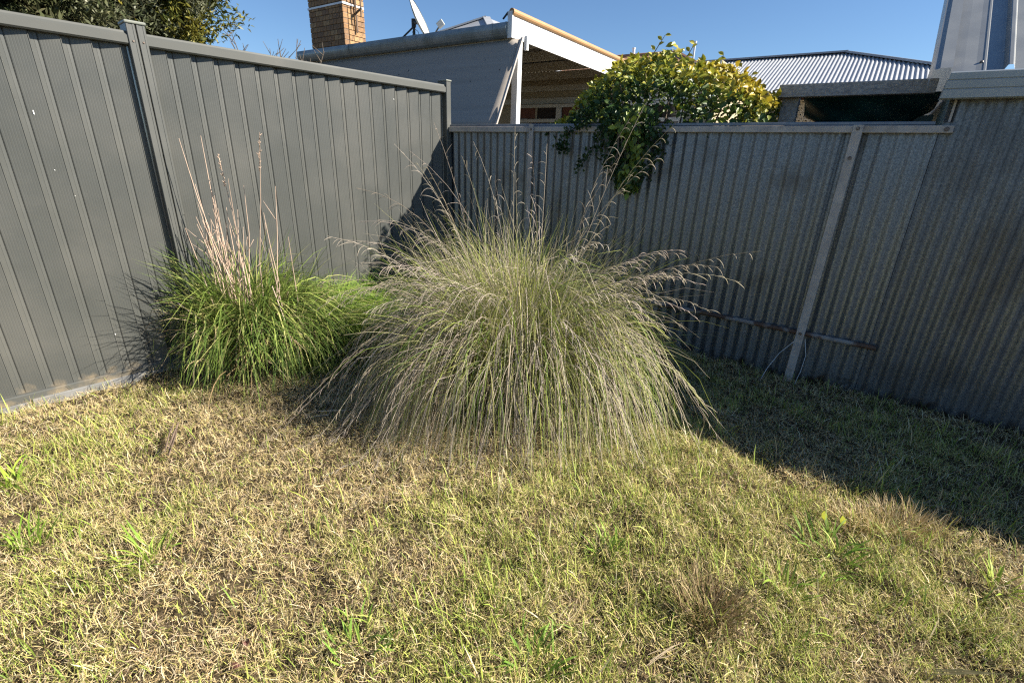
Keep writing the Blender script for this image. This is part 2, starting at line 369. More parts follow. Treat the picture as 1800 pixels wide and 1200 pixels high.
# ================================================================== shed on the boundary, right
def shed():
    T = thing('shed', tuple(HR(5.2, 1.5, 0)), 'grey corrugated iron shed with a pale gutter and steep ribbed roof at the right', 'shed')
    U = [3.690, 4.487, 5.249, 6.011, 6.773, 7.4]
    for i in range(5):
        off = 0.004 if i % 2 == 0 else 0
        mb = MB(); mb.extrude(corr(U[i], U[i + 1] + (.05 if i < 4 else 0), amp=.0105), lambda u, d: RF(u, d + off, -.05), lambda u, d: RF(u, d + off, 1.86))
        mb.build('wall_sheet', 'galv_old', T, smooth=True)
    # end wall facing the neighbour, corner flashing
    mb = MB(); mb.add([HR(3.715, .02, -.05), HR(3.715, 3.0, -.05), HR(3.715, 3.0, 3.8), HR(3.715, .02, 1.88)], [(0, 1, 2, 3)]); mb.build('end_wall', 'trim_blue', T)
    mb = MB(); mb.extrude([(3.722, .0), (3.712, .0), (3.712, .05)], lambda u, v: HR(u, v - .014, 1.70), lambda u, v: HR(u, v - .014, 1.86)); mb.build('corner_flashing', 'pale_bar', T)
    # gutter: quad profile with two shallow lines, stop end
    g = [(.004, 1.812), (.086, 1.806), (.100, 1.812), (.103, 1.850), (.101, 1.854), (.105, 1.858), (.108, 1.892), (.106, 1.896), (.110, 1.900), (.112, 1.930), (.104, 1.936), (.098, 1.930), (.090, 1.83), (.01, 1.83)]
    mb = MB(); mb.extrude(g, lambda d, z: RF(3.652 - (1.936 - z) * .12, d, z), lambda d, z: RF(7.5, d, z)); mb.build('gutter', 'shed_gutter', T)
    mb = MB(); e = [(.004, 1.812), (.086, 1.806), (.100, 1.812), (.112, 1.930), (.004, 1.930)]
    mb.add([RF(3.653 - (1.936 - z) * .12, d, z) for d, z in e], [(0, 1, 2, 3, 4)]); mb.build('gutter_end', 'shed_gutter', T)
    # steep ribbed roof, one part per sheet
    th = rad(34.0); ca, sa = math.cos(th), math.sin(th); per = .2015
    def roof(u, h, t): return HR(u, -.055 + t * ca - h * sa, 1.935 + t * sa + h * ca)
    for k in range(7):
        u0 = 3.652 + k * per * 3; pr = []
        for j in range(3):
            a = u0 + j * per
            pr += [(a, .0), (a + .006, .002), (a + .016, .030), (a + .020, .032), (a + .034, .032), (a + .038, .030), (a + .050, .001), (a + .1, .0), (a + .125, .002), (a + .13, .0045), (a + .138, .0045), (a + .143, .002), (a + .175, 0)]
        pr.append((u0 + 3 * per, 0))
        if k == 0: pr = [(3.652, .0)] + pr[6:]
        mb = MB(); mb.extrude(pr, lambda u, h: roof(u, h, 0), lambda u, h: roof(u, h, 3.4)); mb.build('roof_sheet', 'zinc_roof', T)
        if k < 2:
            for j in range(3):
                c = roof(u0 + j * per + .12, .001, .10); mb = MB(); mb.tube([c, c + np.array(roof(0, 1, 0)) * 0 + np.array([0, 0, .008])], [.009, .006], 8); mb.build('roof_screw', 'screw', T)
    # barge flashing folded down over the end wall
    bp = [(3.652, .036), (3.600, .036), (3.590, .030), (3.574, .028), (3.574, -.10)]
    mb = MB(); mb.extrude(bp, lambda u, h: roof(u, h, -.01), lambda u, h: roof(u, h, 3.42)); mb.build('barge_flashing', 'zinc_roof', T)
shed()

# ================================================================== weathered pergola frame and the tarp behind it
T = thing('timber_frame', tuple(HR(2.87, .4, 0)), 'weathered grey timber post and beam standing behind the iron fence', 'timber frame')
mb = MB(); mb.box(HR, 2.775, 3.64, .36, .43, 1.888, 1.968); mb.build('beam', 'old_timber', T, bevel=.004)
mb = MB(); mb.box(HR, 2.80, 2.905, .432, .53, 0, 1.93); mb.build('post', 'old_timber', T, bevel=.005)
def tarp():
    nu, nv = 40, 14; V = []; F = []
    for i in range(nu + 1):
        for j in range(nv + 1):
            a = i / nu; b = j / nv
            u = 2.93 + .76 * a; sag = .13 * math.sin(math.pi * min(1, a * .95 + .05)) ** .7
            z = 1.905 - b * (.06 + sag * 1.25) + .008 * math.sin(a * 31 + b * 5) * b; v = .47 + .30 * b + .015 * math.sin(a * 17 - b * 9)
            V.append(HR(u, v, z))
    for i in range(nu):
        for j in range(nv): q = i * (nv + 1) + j; F.append((q, q + nv + 1, q + nv + 2, q + 1))
    n0 = len(V)                                        # sloping back over the frame
    for i in range(nu + 1):
        a = i / nu; V.append(HR(2.93 + .76 * a, .47, 1.905)); V.append(HR(2.93 + .76 * a, 2.0, 1.80 + .05 * math.sin(a * 9)))
    for i in range(nu): q = n0 + i * 2; F.append((q, q + 2, q + 3, q + 1))
    mb = MB(); mb.add(V, F); o = mb.build('tarp', 'tarp', None, smooth=True)
    s = o.modifiers.new('thick', 'SOLIDIFY'); s.thickness = .002
    tag(o, 'dark green tarp sagging under the weathered timber beam', 'tarp')
    m2 = MB(); m2.add([HR(2.96, .78, 1.5), HR(3.70, .78, 1.5), HR(3.70, .78, 1.80), HR(2.96, .78, 1.72)], [(0, 1, 2, 3)])
    tag(m2.build('shade_sheet', 'tarp'), 'black-green sheet hanging low behind the sagging tarp', 'tarp')
tarp()

# ================================================================== neighbour's house: patio, awning, chimney, roofs
def house_a():
    T = thing('house', tuple(HR(-2.5, 4.6, 0)), "neighbour's house with a white-edged patio roof, grey awning and brick chimney", 'house')
    # back wall of the patio: boards and windows
    mb = MB(); mb.box(HR, -6.6, 1.3, 4.72, 8.0, 0, 2.88); W = mb.build('wall', 'tan_board', T)
    z = 2.36; i = 0
    while z < 2.84:
        mb = MB(); mb.add([HR(-4.4, 4.68, z), HR(1.3, 4.68, z), HR(1.3, 4.70, z + .10), HR(-4.4, 4.70, z + .10), HR(-4.4, 4.715, z), HR(1.3, 4.715, z), HR(1.3, 4.715, z + .10), HR(-4.4, 4.715, z + .10)],
                       [(0, 1, 2, 3), (0, 4, 5, 1), (3, 2, 6, 7), (0, 3, 7, 4), (1, 5, 6, 2)])
        mb.build('board', 'tan_board' if i % 2 else 'cream_paint', T); z += .103; i += 1
    for (u0, u1) in ((-2.28, -1.46), (-1.36, -.30), (-.2, .8)):
        mb = MB()
        for a, b, c, d in ((u0 - .05, u1 + .05, 2.29, 2.345), (u0 - .05, u1 + .05, 2.04, 2.10), (u0 - .05, u0, 2.102, 2.288), (u1, u1 + .05, 2.102, 2.288), (u0 - .05, u1 + .05, .9, .96), (u0 - .05, u0, .962, 2.038), (u1, u1 + .05, .962, 2.038)):
            mb.box(HR, a, b, 4.62, 4.70, c, d)
        Wd = mb.build('window', 'cream_paint', T)
        m2 = MB(); m2.box(HR, u0, u1, 4.66, 4.664, 2.10, 2.29); m2.box(HR, u0, u1, 4.66, 4.664, .96, 2.04); m2.build('pane', 'glass', Wd)
        m2 = MB(); m2.box(HR, u0 + .02, u0 + .35, 4.652, 4.656, 2.11, 2.285); m2.build('curtain', 'curtain', Wd)
        m2 = MB(); m2.box(HR, u0 + .36, u0 + .40, 4.645, 4.656, 2.10, 2.29); m2.build('mullion', 'tan_board', Wd)
    # patio roof
    mb = MB(); n = 150; us = np.linspace(-4.4, -.30, n * 4)
    mb.extrude([(float(u), .010 * math.sin(2 * math.pi * u / .0762)) for u in us], lambda u, h: HR(u, 1.47, 2.838 + h), lambda u, h: HR(u, 4.72, 2.90 + h))
    mb.build('patio_roof', 'dark_roof_under', T, smooth=True)
    for v in (2.15, 2.95, 3.75, 4.55):
        mb = MB(); mb.box(HR, -4.4, -.31, v, v + .05, 2.74, 2.86); mb.build('purlin', 'cream_paint', T)
    mb = MB(); mb.box(HR, -4.5, -.305, 1.50, 1.55, 2.70, 2.86); mb.build('eave_beam', 'cream_paint', T)
    # white barge board with tan roll along the right edge
    mb = MB(); mb.add([HR(u, v, z) for u in (-.30, -.27) for v, z in ((1.45, 2.712), (1.45, 2.935), (4.85, 2.93), (4.85, 2.68))], [(0, 1, 2, 3), (4, 7, 6, 5), (0, 4, 5, 1), (1, 5, 6, 2), (2, 6, 7, 3), (3, 7, 4, 0)])
    mb.build('barge_board', 'white_paint', T)
    mb = MB(); mb.box(HR, -.325, -.262, 1.425, 1.447, 2.705, 2.965); mb.build('barge_end', 'white_paint', T)
    mb = MB(); mb.tube([HR(-.275, 1.43, 2.958), HR(-.275, 4.9, 2.962)], .036, 14); mb.build('ridge_roll', 'roll_tan', T, smooth=False)
    mb = MB(); mb.box(HR, -.36, -.262, 1.44, 4.85, 2.9355, 2.942); mb.bar(HR(-.33, 1.44, 2.96), HR(-.40, 1.44, 2.90), .02, .012); mb.build('roll_flashing', 'dark_metal', T)
    # gutter, round fronted, in lengths with joint bands
    pts = [(math.cos(t) * .055, math.sin(t) * .075) for t in np.linspace(rad(90), rad(-100), 12)]
    for a, b in ((-4.36, -3.1), (-3.095, -1.75), (-1.745, -.52), (-.515, -.327)):
        pr = [(-.0, .082), (.012, .085), (.05, .082)] + [(.05 + .012 * math.sin(t * 3.14), .08 - t * .10) for t in np.linspace(.02, 1, 6)] + [(.035, -.045), (.0, -.062), (-.04, -.065), (-.04, .02)]
        mb = MB(); mb.extrude(pr, lambda d, z: HR(a, 1.445 - d, 2.775 + z), lambda d, z: HR(b, 1.445 - d, 2.775 + z), close=True); mb.build('gutter', 'gutter_metal', T)
        mb = MB(); mb.extrude([(d * 1.03 + .001, z * 1.03) for d, z in pr[:-2]], lambda d, z: HR(b - .012, 1.445 - d, 2.775 + z), lambda d, z: HR(b + .008, 1.445 - d, 2.775 + z)); mb.build('gutter_joint', 'gutter_metal', T)
    # post and little bracket
    mb = MB(); mb.box(HR, -.30, -.215, 1.50, 1.585, 0, 2.70); mb.build('patio_post', 'white_paint', T, bevel=.004)
    mb = MB(); mb.box(HR, -.14, -.10, 1.50, 1.54, 2.58, 2.72); mb.build('bracket', 'white_paint', T)
    # pulled-out awning: cloth, side rail, bottom bar
    nu, nv = 30, 14; V = []; F = []
    for i in range(nu + 1):
        for j in range(nv + 1):
            a = i / nu; b = j / nv; u = -4.3 + a * (4.3 - .165); V.append(HR(u, 1.47 - .47 * b + .018 * math.sin(math.pi * b), 2.695 - .945 * b))
    for i in range(nu):
        for j in range(nv): q = i * (nv + 1) + j; F.append((q, q + nv + 1, q + nv + 2, q + 1))
    mb = MB(); mb.add(V, F); o = mb.build('awning', 'awning_cloth', T, smooth=True)
    s = o.modifiers.new('thick', 'SOLIDIFY'); s.thickness = .006
    mb = MB(); mb.bar(HR(-.15, 1.475, 2.70), HR(-.15, .985, 1.74), .028, .022); mb.build('awning_rail', 'pale_bar', o)
    mb = MB(); mb.tube([HR(-4.3, .995, 1.742), HR(-.14, .995, 1.742)], .016, 8); mb.build('awning_bar', 'pale_bar', o)
    # chimney with its bricks
    u0, u1, v0, v1 = -6.08, -5.06, 2.9, 3.36; zb, zt = 2.2, 4.75
    mb = MB(); mb.box(HR, u0 + .012, u1 - .012, v0 + .012, v1 - .012, zb, zt); ch = mb.build('chimney', 'mortar', T)
    hb, g = .077, .009
    def brick_mesh(l, d, i):
        bm = bmesh.new(); bmesh.ops.create_cube(bm, size=1); bmesh.ops.scale(bm, vec=(l, d, hb), verts=bm.verts)
        bmesh.ops.bevel(bm, geom=bm.edges[:], offset=.004, segments=1, affect='EDGES')
        me = bpy.data.meshes.new('brick'); bm.to_mesh(me); bm.free(); me.materials.append(MATS['brick%d' % i]); return me
    front = [brick_mesh(.195, .10, i) for i in range(4)]; half = [brick_mesh(.093, .10, i) for i in range(4)]
    rz = math.atan2(DR[1], DR[0])
    def put(me, c, rot):
        o = bpy.data.objects.new('brick', me); COL.objects.link(o); o.parent = ch
        o.location = Vector(c) - T.location; o.rotation_euler = (0, 0, rot)
    rows = int((4.62 - 2.76) / (hb + g))
    for r in range(rows):
        z = 2.76 + r * (hb + g) + hb / 2; odd = r % 2
        x = u0 + (.0 if odd == 0 else -.102)
        while x < u1 - .02:
            a = max(x, u0); b = min(x + .195, u1); l = b - a
            if l > .05:
                me = random.choice(front if l > .15 else half)
                put(me, HR((a + b) / 2, v0 + .05 - random.uniform(0, .004), z), rz)
            x += .204
        for side, uu in ((1, u1 - .048), (-1, u0 + .048)):
            vv = v0 + .105 + (.0 if odd == 0 else -.0)
            spans = [(vv, vv + .195), (vv + .204, vv + .35)] if odd == 0 else [(vv, vv + .093), (vv + .102, vv + .297), (vv + .306, vv + .35)]
            for a, b in spans:
                l = b - a; me = random.choice(front if l > .14 else half)
                put(me, HR(uu + side * random.uniform(0, .004), (a + b) / 2, z), rz + math.pi / 2)
    mb = MB()
    for b in ((u0 - .012, u1 + .012, v0 - .014, v0 - .004), (u0 - .012, u1 + .012, v1 + .004, v1 + .014), (u0 - .014, u0 - .004, v0 - .004, v1 + .004), (u1 + .006, u1 + .014, v0 - .004, v1 + .004)): mb.box(HR, *b, 3.915, 3.945)
    mb.build('strap_band', 'white_paint', ch)
    # pale hipped roof behind, with a ridge cap
    ap = HR(-4.15, 6.0, 4.25); ap2 = HR(-4.15, 7.2, 4.25); c = [HR(-7.6, 3.9, 3.05), HR(-2.1, 3.9, 3.05), HR(-2.1, 9, 3.05), HR(-7.6, 9, 3.05)]
    mb = MB(); mb.add([*c, ap, ap2], [(0, 1, 4), (1, 2, 5, 4), (2, 3, 5), (3, 0, 4, 5)]); mb.build('hip_roof', 'pale_roof', T)
    mb = MB(); mb.bar(c[1], ap, .16, .03); mb.bar(c[0], ap, .16, .03); mb.build('hip_cap', 'pale_roof', T)
    # low terracotta roof to the right
    A = HR(-3.2, 6.9, 3.44); B = HR(-.15, 7.0, 3.44); E = [HR(-3.2, 5.4, 2.88), HR(.95, 5.4, 2.84), HR(.95, 8.6, 2.84), HR(-3.2, 8.6, 2.88)]
    mb = MB(); mb.add([A, B, *E], [(2, 3, 1, 0), (3, 4, 1), (4, 5, 0, 1)]); mb.build('tile_roof', 'terracotta', T)
    mb = MB(); mb.tube([A, B], .05, 8); mb.tube([B, E[1]], .05, 8); mb.tube([B, E[2]], .05, 8); mb.build('ridge_tiles', 'terracotta', T)
house_a()
# white vent pipe on that roof
mb = MB(); mb.tube([HR(-1.05, 7.0, 3.36), HR(-1.06, 7.0, 3.58)], .028, 10); mb.tube([HR(-1.06, 7.0, 3.58), HR(-1.06, 7.0, 3.60)], .036, 10)
tag(mb.build('vent_pipe', 'white_paint'), 'short white vent pipe on the tiled roof behind the leafy climber', 'pipe')

# satellite dish
def dish():
    base = HR(-2.28, 1.9, 2.90); T = thing('satellite_dish', tuple(base), 'grey satellite dish on a dark tripod mount above the patio gutter', 'satellite dish')
    nrm = DR * .84 - NR * .44 + np.array([0, 0, .46]); nrm /= np.linalg.norm(nrm); c = HR(-2.14, 1.9, 3.150)
    a = np.cross(nrm, (0, 0, 1.0)); a /= np.linalg.norm(a); b = np.cross(nrm, a)
    V = []; F = []; R_, n, rings = .29, 32, 6
    for r in range(rings + 1):
        for k in range(n):
            t = r / rings; V.append(c + nrm * (.05 * t * t - .05) + R_ * t * (math.cos(2 * math.pi * k / n) * a * .92 + math.sin(2 * math.pi * k / n) * b))
    for r in range(rings):
        for k in range(n): F.append((r * n + k, r * n + (k + 1) % n, (r + 1) * n + (k + 1) % n, (r + 1) * n + k))
    mb = MB(); mb.add(V, F); o = mb.build('reflector', 'dish_grey', T, smooth=True); s = o.modifiers.new('t', 'SOLIDIFY'); s.thickness = .006
    mb = MB(); rim = [c + R_ * 1.005 * (math.cos(2 * math.pi * k / 32) * a * .92 + math.sin(2 * math.pi * k / 32) * b) for k in range(33)]; mb.tube(rim, .006, 5, cap=False); mb.build('rim', 'dark_metal', o)
    mast_t = HR(-2.285, 1.9, 3.175)
    mb = MB(); mb.tube([base, mast_t], .018, 8); mb.build('mast', 'dark_metal', T)
    mb = MB(); mb.tube([HR(-2.60, 1.85, 2.90), mast_t - np.array([0, 0, .08])], .012, 6); mb.build('brace', 'dark_metal', T)
    mb = MB(); mb.tube([HR(-2.50, 2.05, 2.90), mast_t - np.array([0, 0, .12])], .010, 6); mb.build('brace', 'dark_metal', T)
    mb = MB(); mb.tube([mast_t - np.array([0, 0, .03]), c - nrm * .055], .022, 8); mb.tube([mast_t - np.array([0, 0, .09]), mast_t + np.array([0, 0, .012])], .032, 8); mb.build('clamp', 'dark_metal', T)
    low = c + b * R_ * .9 * (-1 if b[2] > 0 else 1); feed = HR(-1.70, 1.80, 3.035)
    mb = MB(); mb.tube([low - nrm * .02, low * .5 + feed * .5 - np.array([0, 0, .01]), feed], .011, 6); mb.build('feed_arm', 'dark_metal', T)
    mb = MB(); mb.bar(feed - nrm * .03, feed + nrm * .05 + np.array([0, 0, .02]), .05, .075); mb.build('feed_horn', 'dish_grey', T, bevel=.006)
    mb = MB(); mb.tube([HR(-2.30, 1.88, 3.02), HR(-2.24, 1.86, 3.06), HR(-2.17, 1.86, 3.02), HR(-2.13, 1.86, 2.94), HR(-2.12, 1.86, 2.88)], .004, 5); mb.build('cable', 'dark_metal', T)
dish()
# antenna bracket on the chimney
T = thing('antenna_mount', tuple(HR(-5.0, 3.1, 3.5)), 'thin antenna mast clamped to the right side of the brick chimney', 'antenna')
mb = MB(); mb.tube([HR(-5.02, 3.16, 3.50), HR(-5.02, 3.16, 4.6)], .016, 8); mb.build('mast', 'stick', T)
mb = MB(); mb.bar(HR(-5.05, 3.16, 3.80), HR(-4.86, 3.16, 3.88), .02, .03); mb.bar(HR(-5.05, 3.16, 4.2), HR(-4.86, 3.16, 4.2), .02, .03); mb.build('bracket', 'dark_metal', T)
mb = MB(); mb.tube([HR(-4.88, 3.16, 3.74), HR(-4.88, 3.16, 4.5)], .014, 8); mb.build('pole', 'stick', T)

# ================================================================== far house with a corrugated hipped roof
def house_b():
    T = thing('house', tuple(HR(1.5, 10.5, 0)), 'far house with a pale corrugated hipped roof and breeze-block screen', 'house')
    ue0, ue1, ve, ze, vr, zr, ur = -4.5, 5.55, 7.9, 2.785, 10.5, 3.82, 2.56
    mb = MB(); mb.box(HR, ue0 + .4, ue1 - .5, 8.35, 14, 0, 2.80); mb.build('wall', 'red_brick', T)
    w = .762; a = ue0
    while a < ue1 - .01:
        b = min(a + w, ue1); us = np.linspace(a, b, int((b - a) / .0762 * 8) + 1); V = []; F = []
        for u in us:
            t = 1.0 if u <= ur else max(.0, (ue1 - u) / (ue1 - ur)); h = .011 * math.sin(2 * math.pi * u / .0762)
            V.append(HR(u, ve, ze + h)); V.append(HR(u, ve + (vr - ve) * t, ze + (zr - ze) * t + h))
        F = [(2 * i, 2 * i + 2, 2 * i + 3, 2 * i + 1) for i in range(len(us) - 1)]
        mb = MB(); mb.add(V, F); mb.build('roof_sheet', 'pale_roof', T, smooth=True); a += w
    mb = MB(); mb.add([HR(ue1, ve, ze), HR(ur, vr, zr), HR(ur, 11.5, zr), HR(ue1, 14, ze), HR(ue0, 14, ze), HR(ue0, vr, zr)], [(0, 1, 2, 3), (1, 5, 4, 3, 2)]); mb.build('rear_roof', 'ridge_cap', T)
    mb = MB(); mb.bar(HR(ue0, vr, zr + .02), HR(ur, vr, zr + .02), .20, .035); mb.bar(HR(ur, vr, zr + .02), HR(ue1, ve, ze + .03), .20, .04); mb.build('ridge_cap', 'ridge_cap', T)
    mb = MB(); mb.box(HR, ue0, ue1, ve - .10, ve - .01, ze - .11, ze - .02); mb.build('gutter', 'ridge_cap', T)
    # breeze-block screen under the eave
    for i in range(12):
        for j in range(7):
            u = 1.30 + i * .125; z = 1.86 + j * .115; m2 = MB()
            for q in ((0, .12, 0, .02), (0, .12, .09, .11), (0, .022, .021, .089), (.098, .12, .021, .089)): m2.box(HR, u + q[0], u + q[1], 8.18, 8.27, z + q[2], z + q[3])
            m2.bar(HR(u + .022, 8.22, z + .05), HR(u + .06, 8.22, z + .089), .06, .014, up=tuple(NR)); m2.bar(HR(u + .098, 8.22, z + .05), HR(u + .06, 8.22, z + .021), .06, .014, up=tuple(NR))
            m2.build('breeze_block', 'breeze', T)
house_b()
mb = MB(); mb.tube([HR(-.83, 10.45, 3.7), HR(-.84, 10.45, 4.27)], .026, 10); mb.tube([HR(-.84, 10.45, 4.27), HR(-.84, 10.45, 4.31)], .042, 10)
tag(mb.build('flue_pipe', 'pvc'), 'slim grey flue pipe with a cap rising beside the pale corrugated roof', 'pipe')

# ================================================================== leaves, trees and climber
def leaf_template(wd=.42, fold=.10, n=3):
    """pointed oval leaf along +Y, folded along the midrib: verts, quads"""
    if n == 0: return np.array([(0, 0, 0), (wd / 2, .45, .05), (0, 1, -.12), (-wd / 2, .45, .05)]), np.array([(0, 1, 2, 3)])
    ys = np.linspace(0, 1, n + 2); w = np.sin(np.pi * ys ** .85) * wd / 2; w[0] = .02; w[-1] = .01
    V = []
    for y, ww in zip(ys, w): V += [(-ww, y, ww * fold * 4 - .12 * y * y), (0, y, -.12 * y * y), (ww, y, ww * fold * 4 - .12 * y * y)]
    F = []
    for i in range(n + 1):
        b = i * 3; F += [(b, b + 1, b + 4, b + 3), (b + 1, b + 2, b + 5, b + 4)]
    return np.array(V), np.array(F)
def frames(dirs, ups):
    y = dirs / np.linalg.norm(dirs, axis=1, keepdims=True)
    z = ups - y * (ups * y).sum(1, keepdims=True); z /= np.linalg.norm(z, axis=1, keepdims=True) + 1e-9
    x = np.cross(y, z); return x, y, z
def leaves_mesh(name, pos, dirs, ups, size, colr, m, parent, tpl, kind='stuff'):
    TV, TF = tpl; x, y, z = frames(dirs, ups); n = len(pos); off = np.array(root_of(parent).location) if parent else 0
    V = (TV[None, :, 0, None] * x[:, None] + TV[None, :, 1, None] * y[:, None] + TV[None, :, 2, None] * z[:, None]) * size[:, None, None] + pos[:, None] - off
    F = (TF[None] + (np.arange(n) * len(TV))[:, None, None]).reshape(-1, 4)
    C = np.repeat(colr[:, None], len(TV), 1).reshape(-1, 3)
    return raw_mesh(name, V.reshape(-1, 3), F, C, m, parent, kind)
def tree(base, centre, radii, ncl, per, size, cols, label, seed, wd=.3, trunk_r=.07, lean=0):
    r = np.random.default_rng(seed); base = np.array(base, float); centre = np.array(centre, float); radii = np.array(radii, float)
    T = thing('tree', tuple(base), label, 'tree', 'trees behind the steel fence')
    d = r.normal(size=(ncl, 3)); d /= np.linalg.norm(d, axis=1, keepdims=True); rr = r.random(ncl) ** .45
    cl = centre + d * rr[:, None] * radii * (1 + .16 * r.normal(size=(ncl, 1)))
    mb = MB(); fork = base * .35 + centre * .65; fork[2] = centre[2] - radii[2] * .55
    mb.tube([base, base * .6 + fork * .4 + np.array([.05, .03, 0]), fork], [trunk_r, trunk_r * .8, trunk_r * .6], 8)
    for i in range(0, ncl, max(1, ncl // 26)):
        q = cl[i]; mid = fork * .5 + q * .5 + r.normal(size=3) * .08; mb.tube([fork, mid, q], [trunk_r * .4, trunk_r * .2, .006], 5)
    mb.build('trunk', 'bark', T, smooth=True)
    idx = np.repeat(np.arange(ncl), per); n = len(idx)
    tw = r.normal(size=(ncl, 3)); tw[:, 2] = np.abs(tw[:, 2]) * .6 + .2; tw /= np.linalg.norm(tw, axis=1, keepdims=True)
    al = (r.random(n) - .3) * .42
    pos = cl[idx] + tw[idx] * al[:, None] + r.normal(size=(n, 3)) * .055
    dirs = tw[idx] * .7 + r.normal(size=(n, 3)) * .7; ups = r.normal(size=(n, 3)) * .6 + np.array([0, 0, 1.0])
    cols = np.array(cols); ci = (r.random(n) * .5 + r.random(ncl)[idx] * .5) * (len(cols) - 1.001); lo = ci.astype(int); f = (ci - lo)[:, None]
    C = (cols[lo] * (1 - f) + cols[np.minimum(lo + 1, len(cols) - 1)] * f) * r.uniform(.75, 1.2, (n, 1))
    leaves_mesh('crown', pos, dirs, ups, size * r.uniform(.6, 1.25, n), C, 'leaf', T, leaf_template(wd, .08, 0))
olive = [(.06, .08, .035), (.11, .125, .065), (.18, .19, .115), (.26, .255, .17)]
dark = [(.04, .06, .022), (.075, .095, .04), (.13, .14, .065), (.20, .19, .10)]
ylw = [(.06, .08, .02), (.10, .12, .03), (.19, .18, .035), (.33, .27, .04)]
tree((-5.35, 6.0, -.1), (-5.35, 5.85, 3.25), (.95, .95, 1.25), 280, 130, .09, dark, 'dark green bushy tree above the far left end of the steel fence', 1)
tree((-4.80, 6.75, -.1), (-4.75, 6.55, 3.20), (.78, .78, 1.20), 260, 130, .085, olive, 'silvery olive-leaved tree behind the capped steel fence post', 2, wd=.24)
tree((-4.15, 7.35, -.1), (-4.42, 6.98, 3.35), (.58, .58, 1.25), 260, 130, .083, ylw, 'yellow-tipped leafy tree ending in open sky left of the chimney', 3)
# bare twigs showing over the fence
T = thing('bare_shrub', tuple(LF(-.6, -3.2, -.1) * 0 + np.array([-3.12, 6.9, -.1])), 'bare dark twigs of a leafless shrub just above the steel fence', 'shrub')
rr = random.Random(5)
mb = MB(); c0 = np.array([-3.12, 6.9, 1.2]); mb.tube([(-3.12, 6.9, -.1), c0], [.03, .018], 6); mb.build('stem', 'bark', T)
for k in range(13):
    e = np.array([-3.12 + (k - 6) * .075 + rr.uniform(-.03, .03), 6.9 + (k - 6) * .05 + rr.uniform(-.1, .1), 2.52 + rr.uniform(-.05, .26)]); m_ = c0 * .45 + e * .55 + np.array([rr.uniform(-.05, .05), 0, -.05])
    mb = MB(); mb.tube([c0, m_, e], [.012, .008, .0035], 5)
    for j in range(4):
        t = rr.uniform(.55, .98); q = m_ * (1 - t) + e * t; mb.tube([q, q + np.array([rr.uniform(-.12, .12), rr.uniform(-.06, .06), rr.uniform(.04, .15)])], [.005, .0025], 4)
    mb.build('twig', 'bark', T)

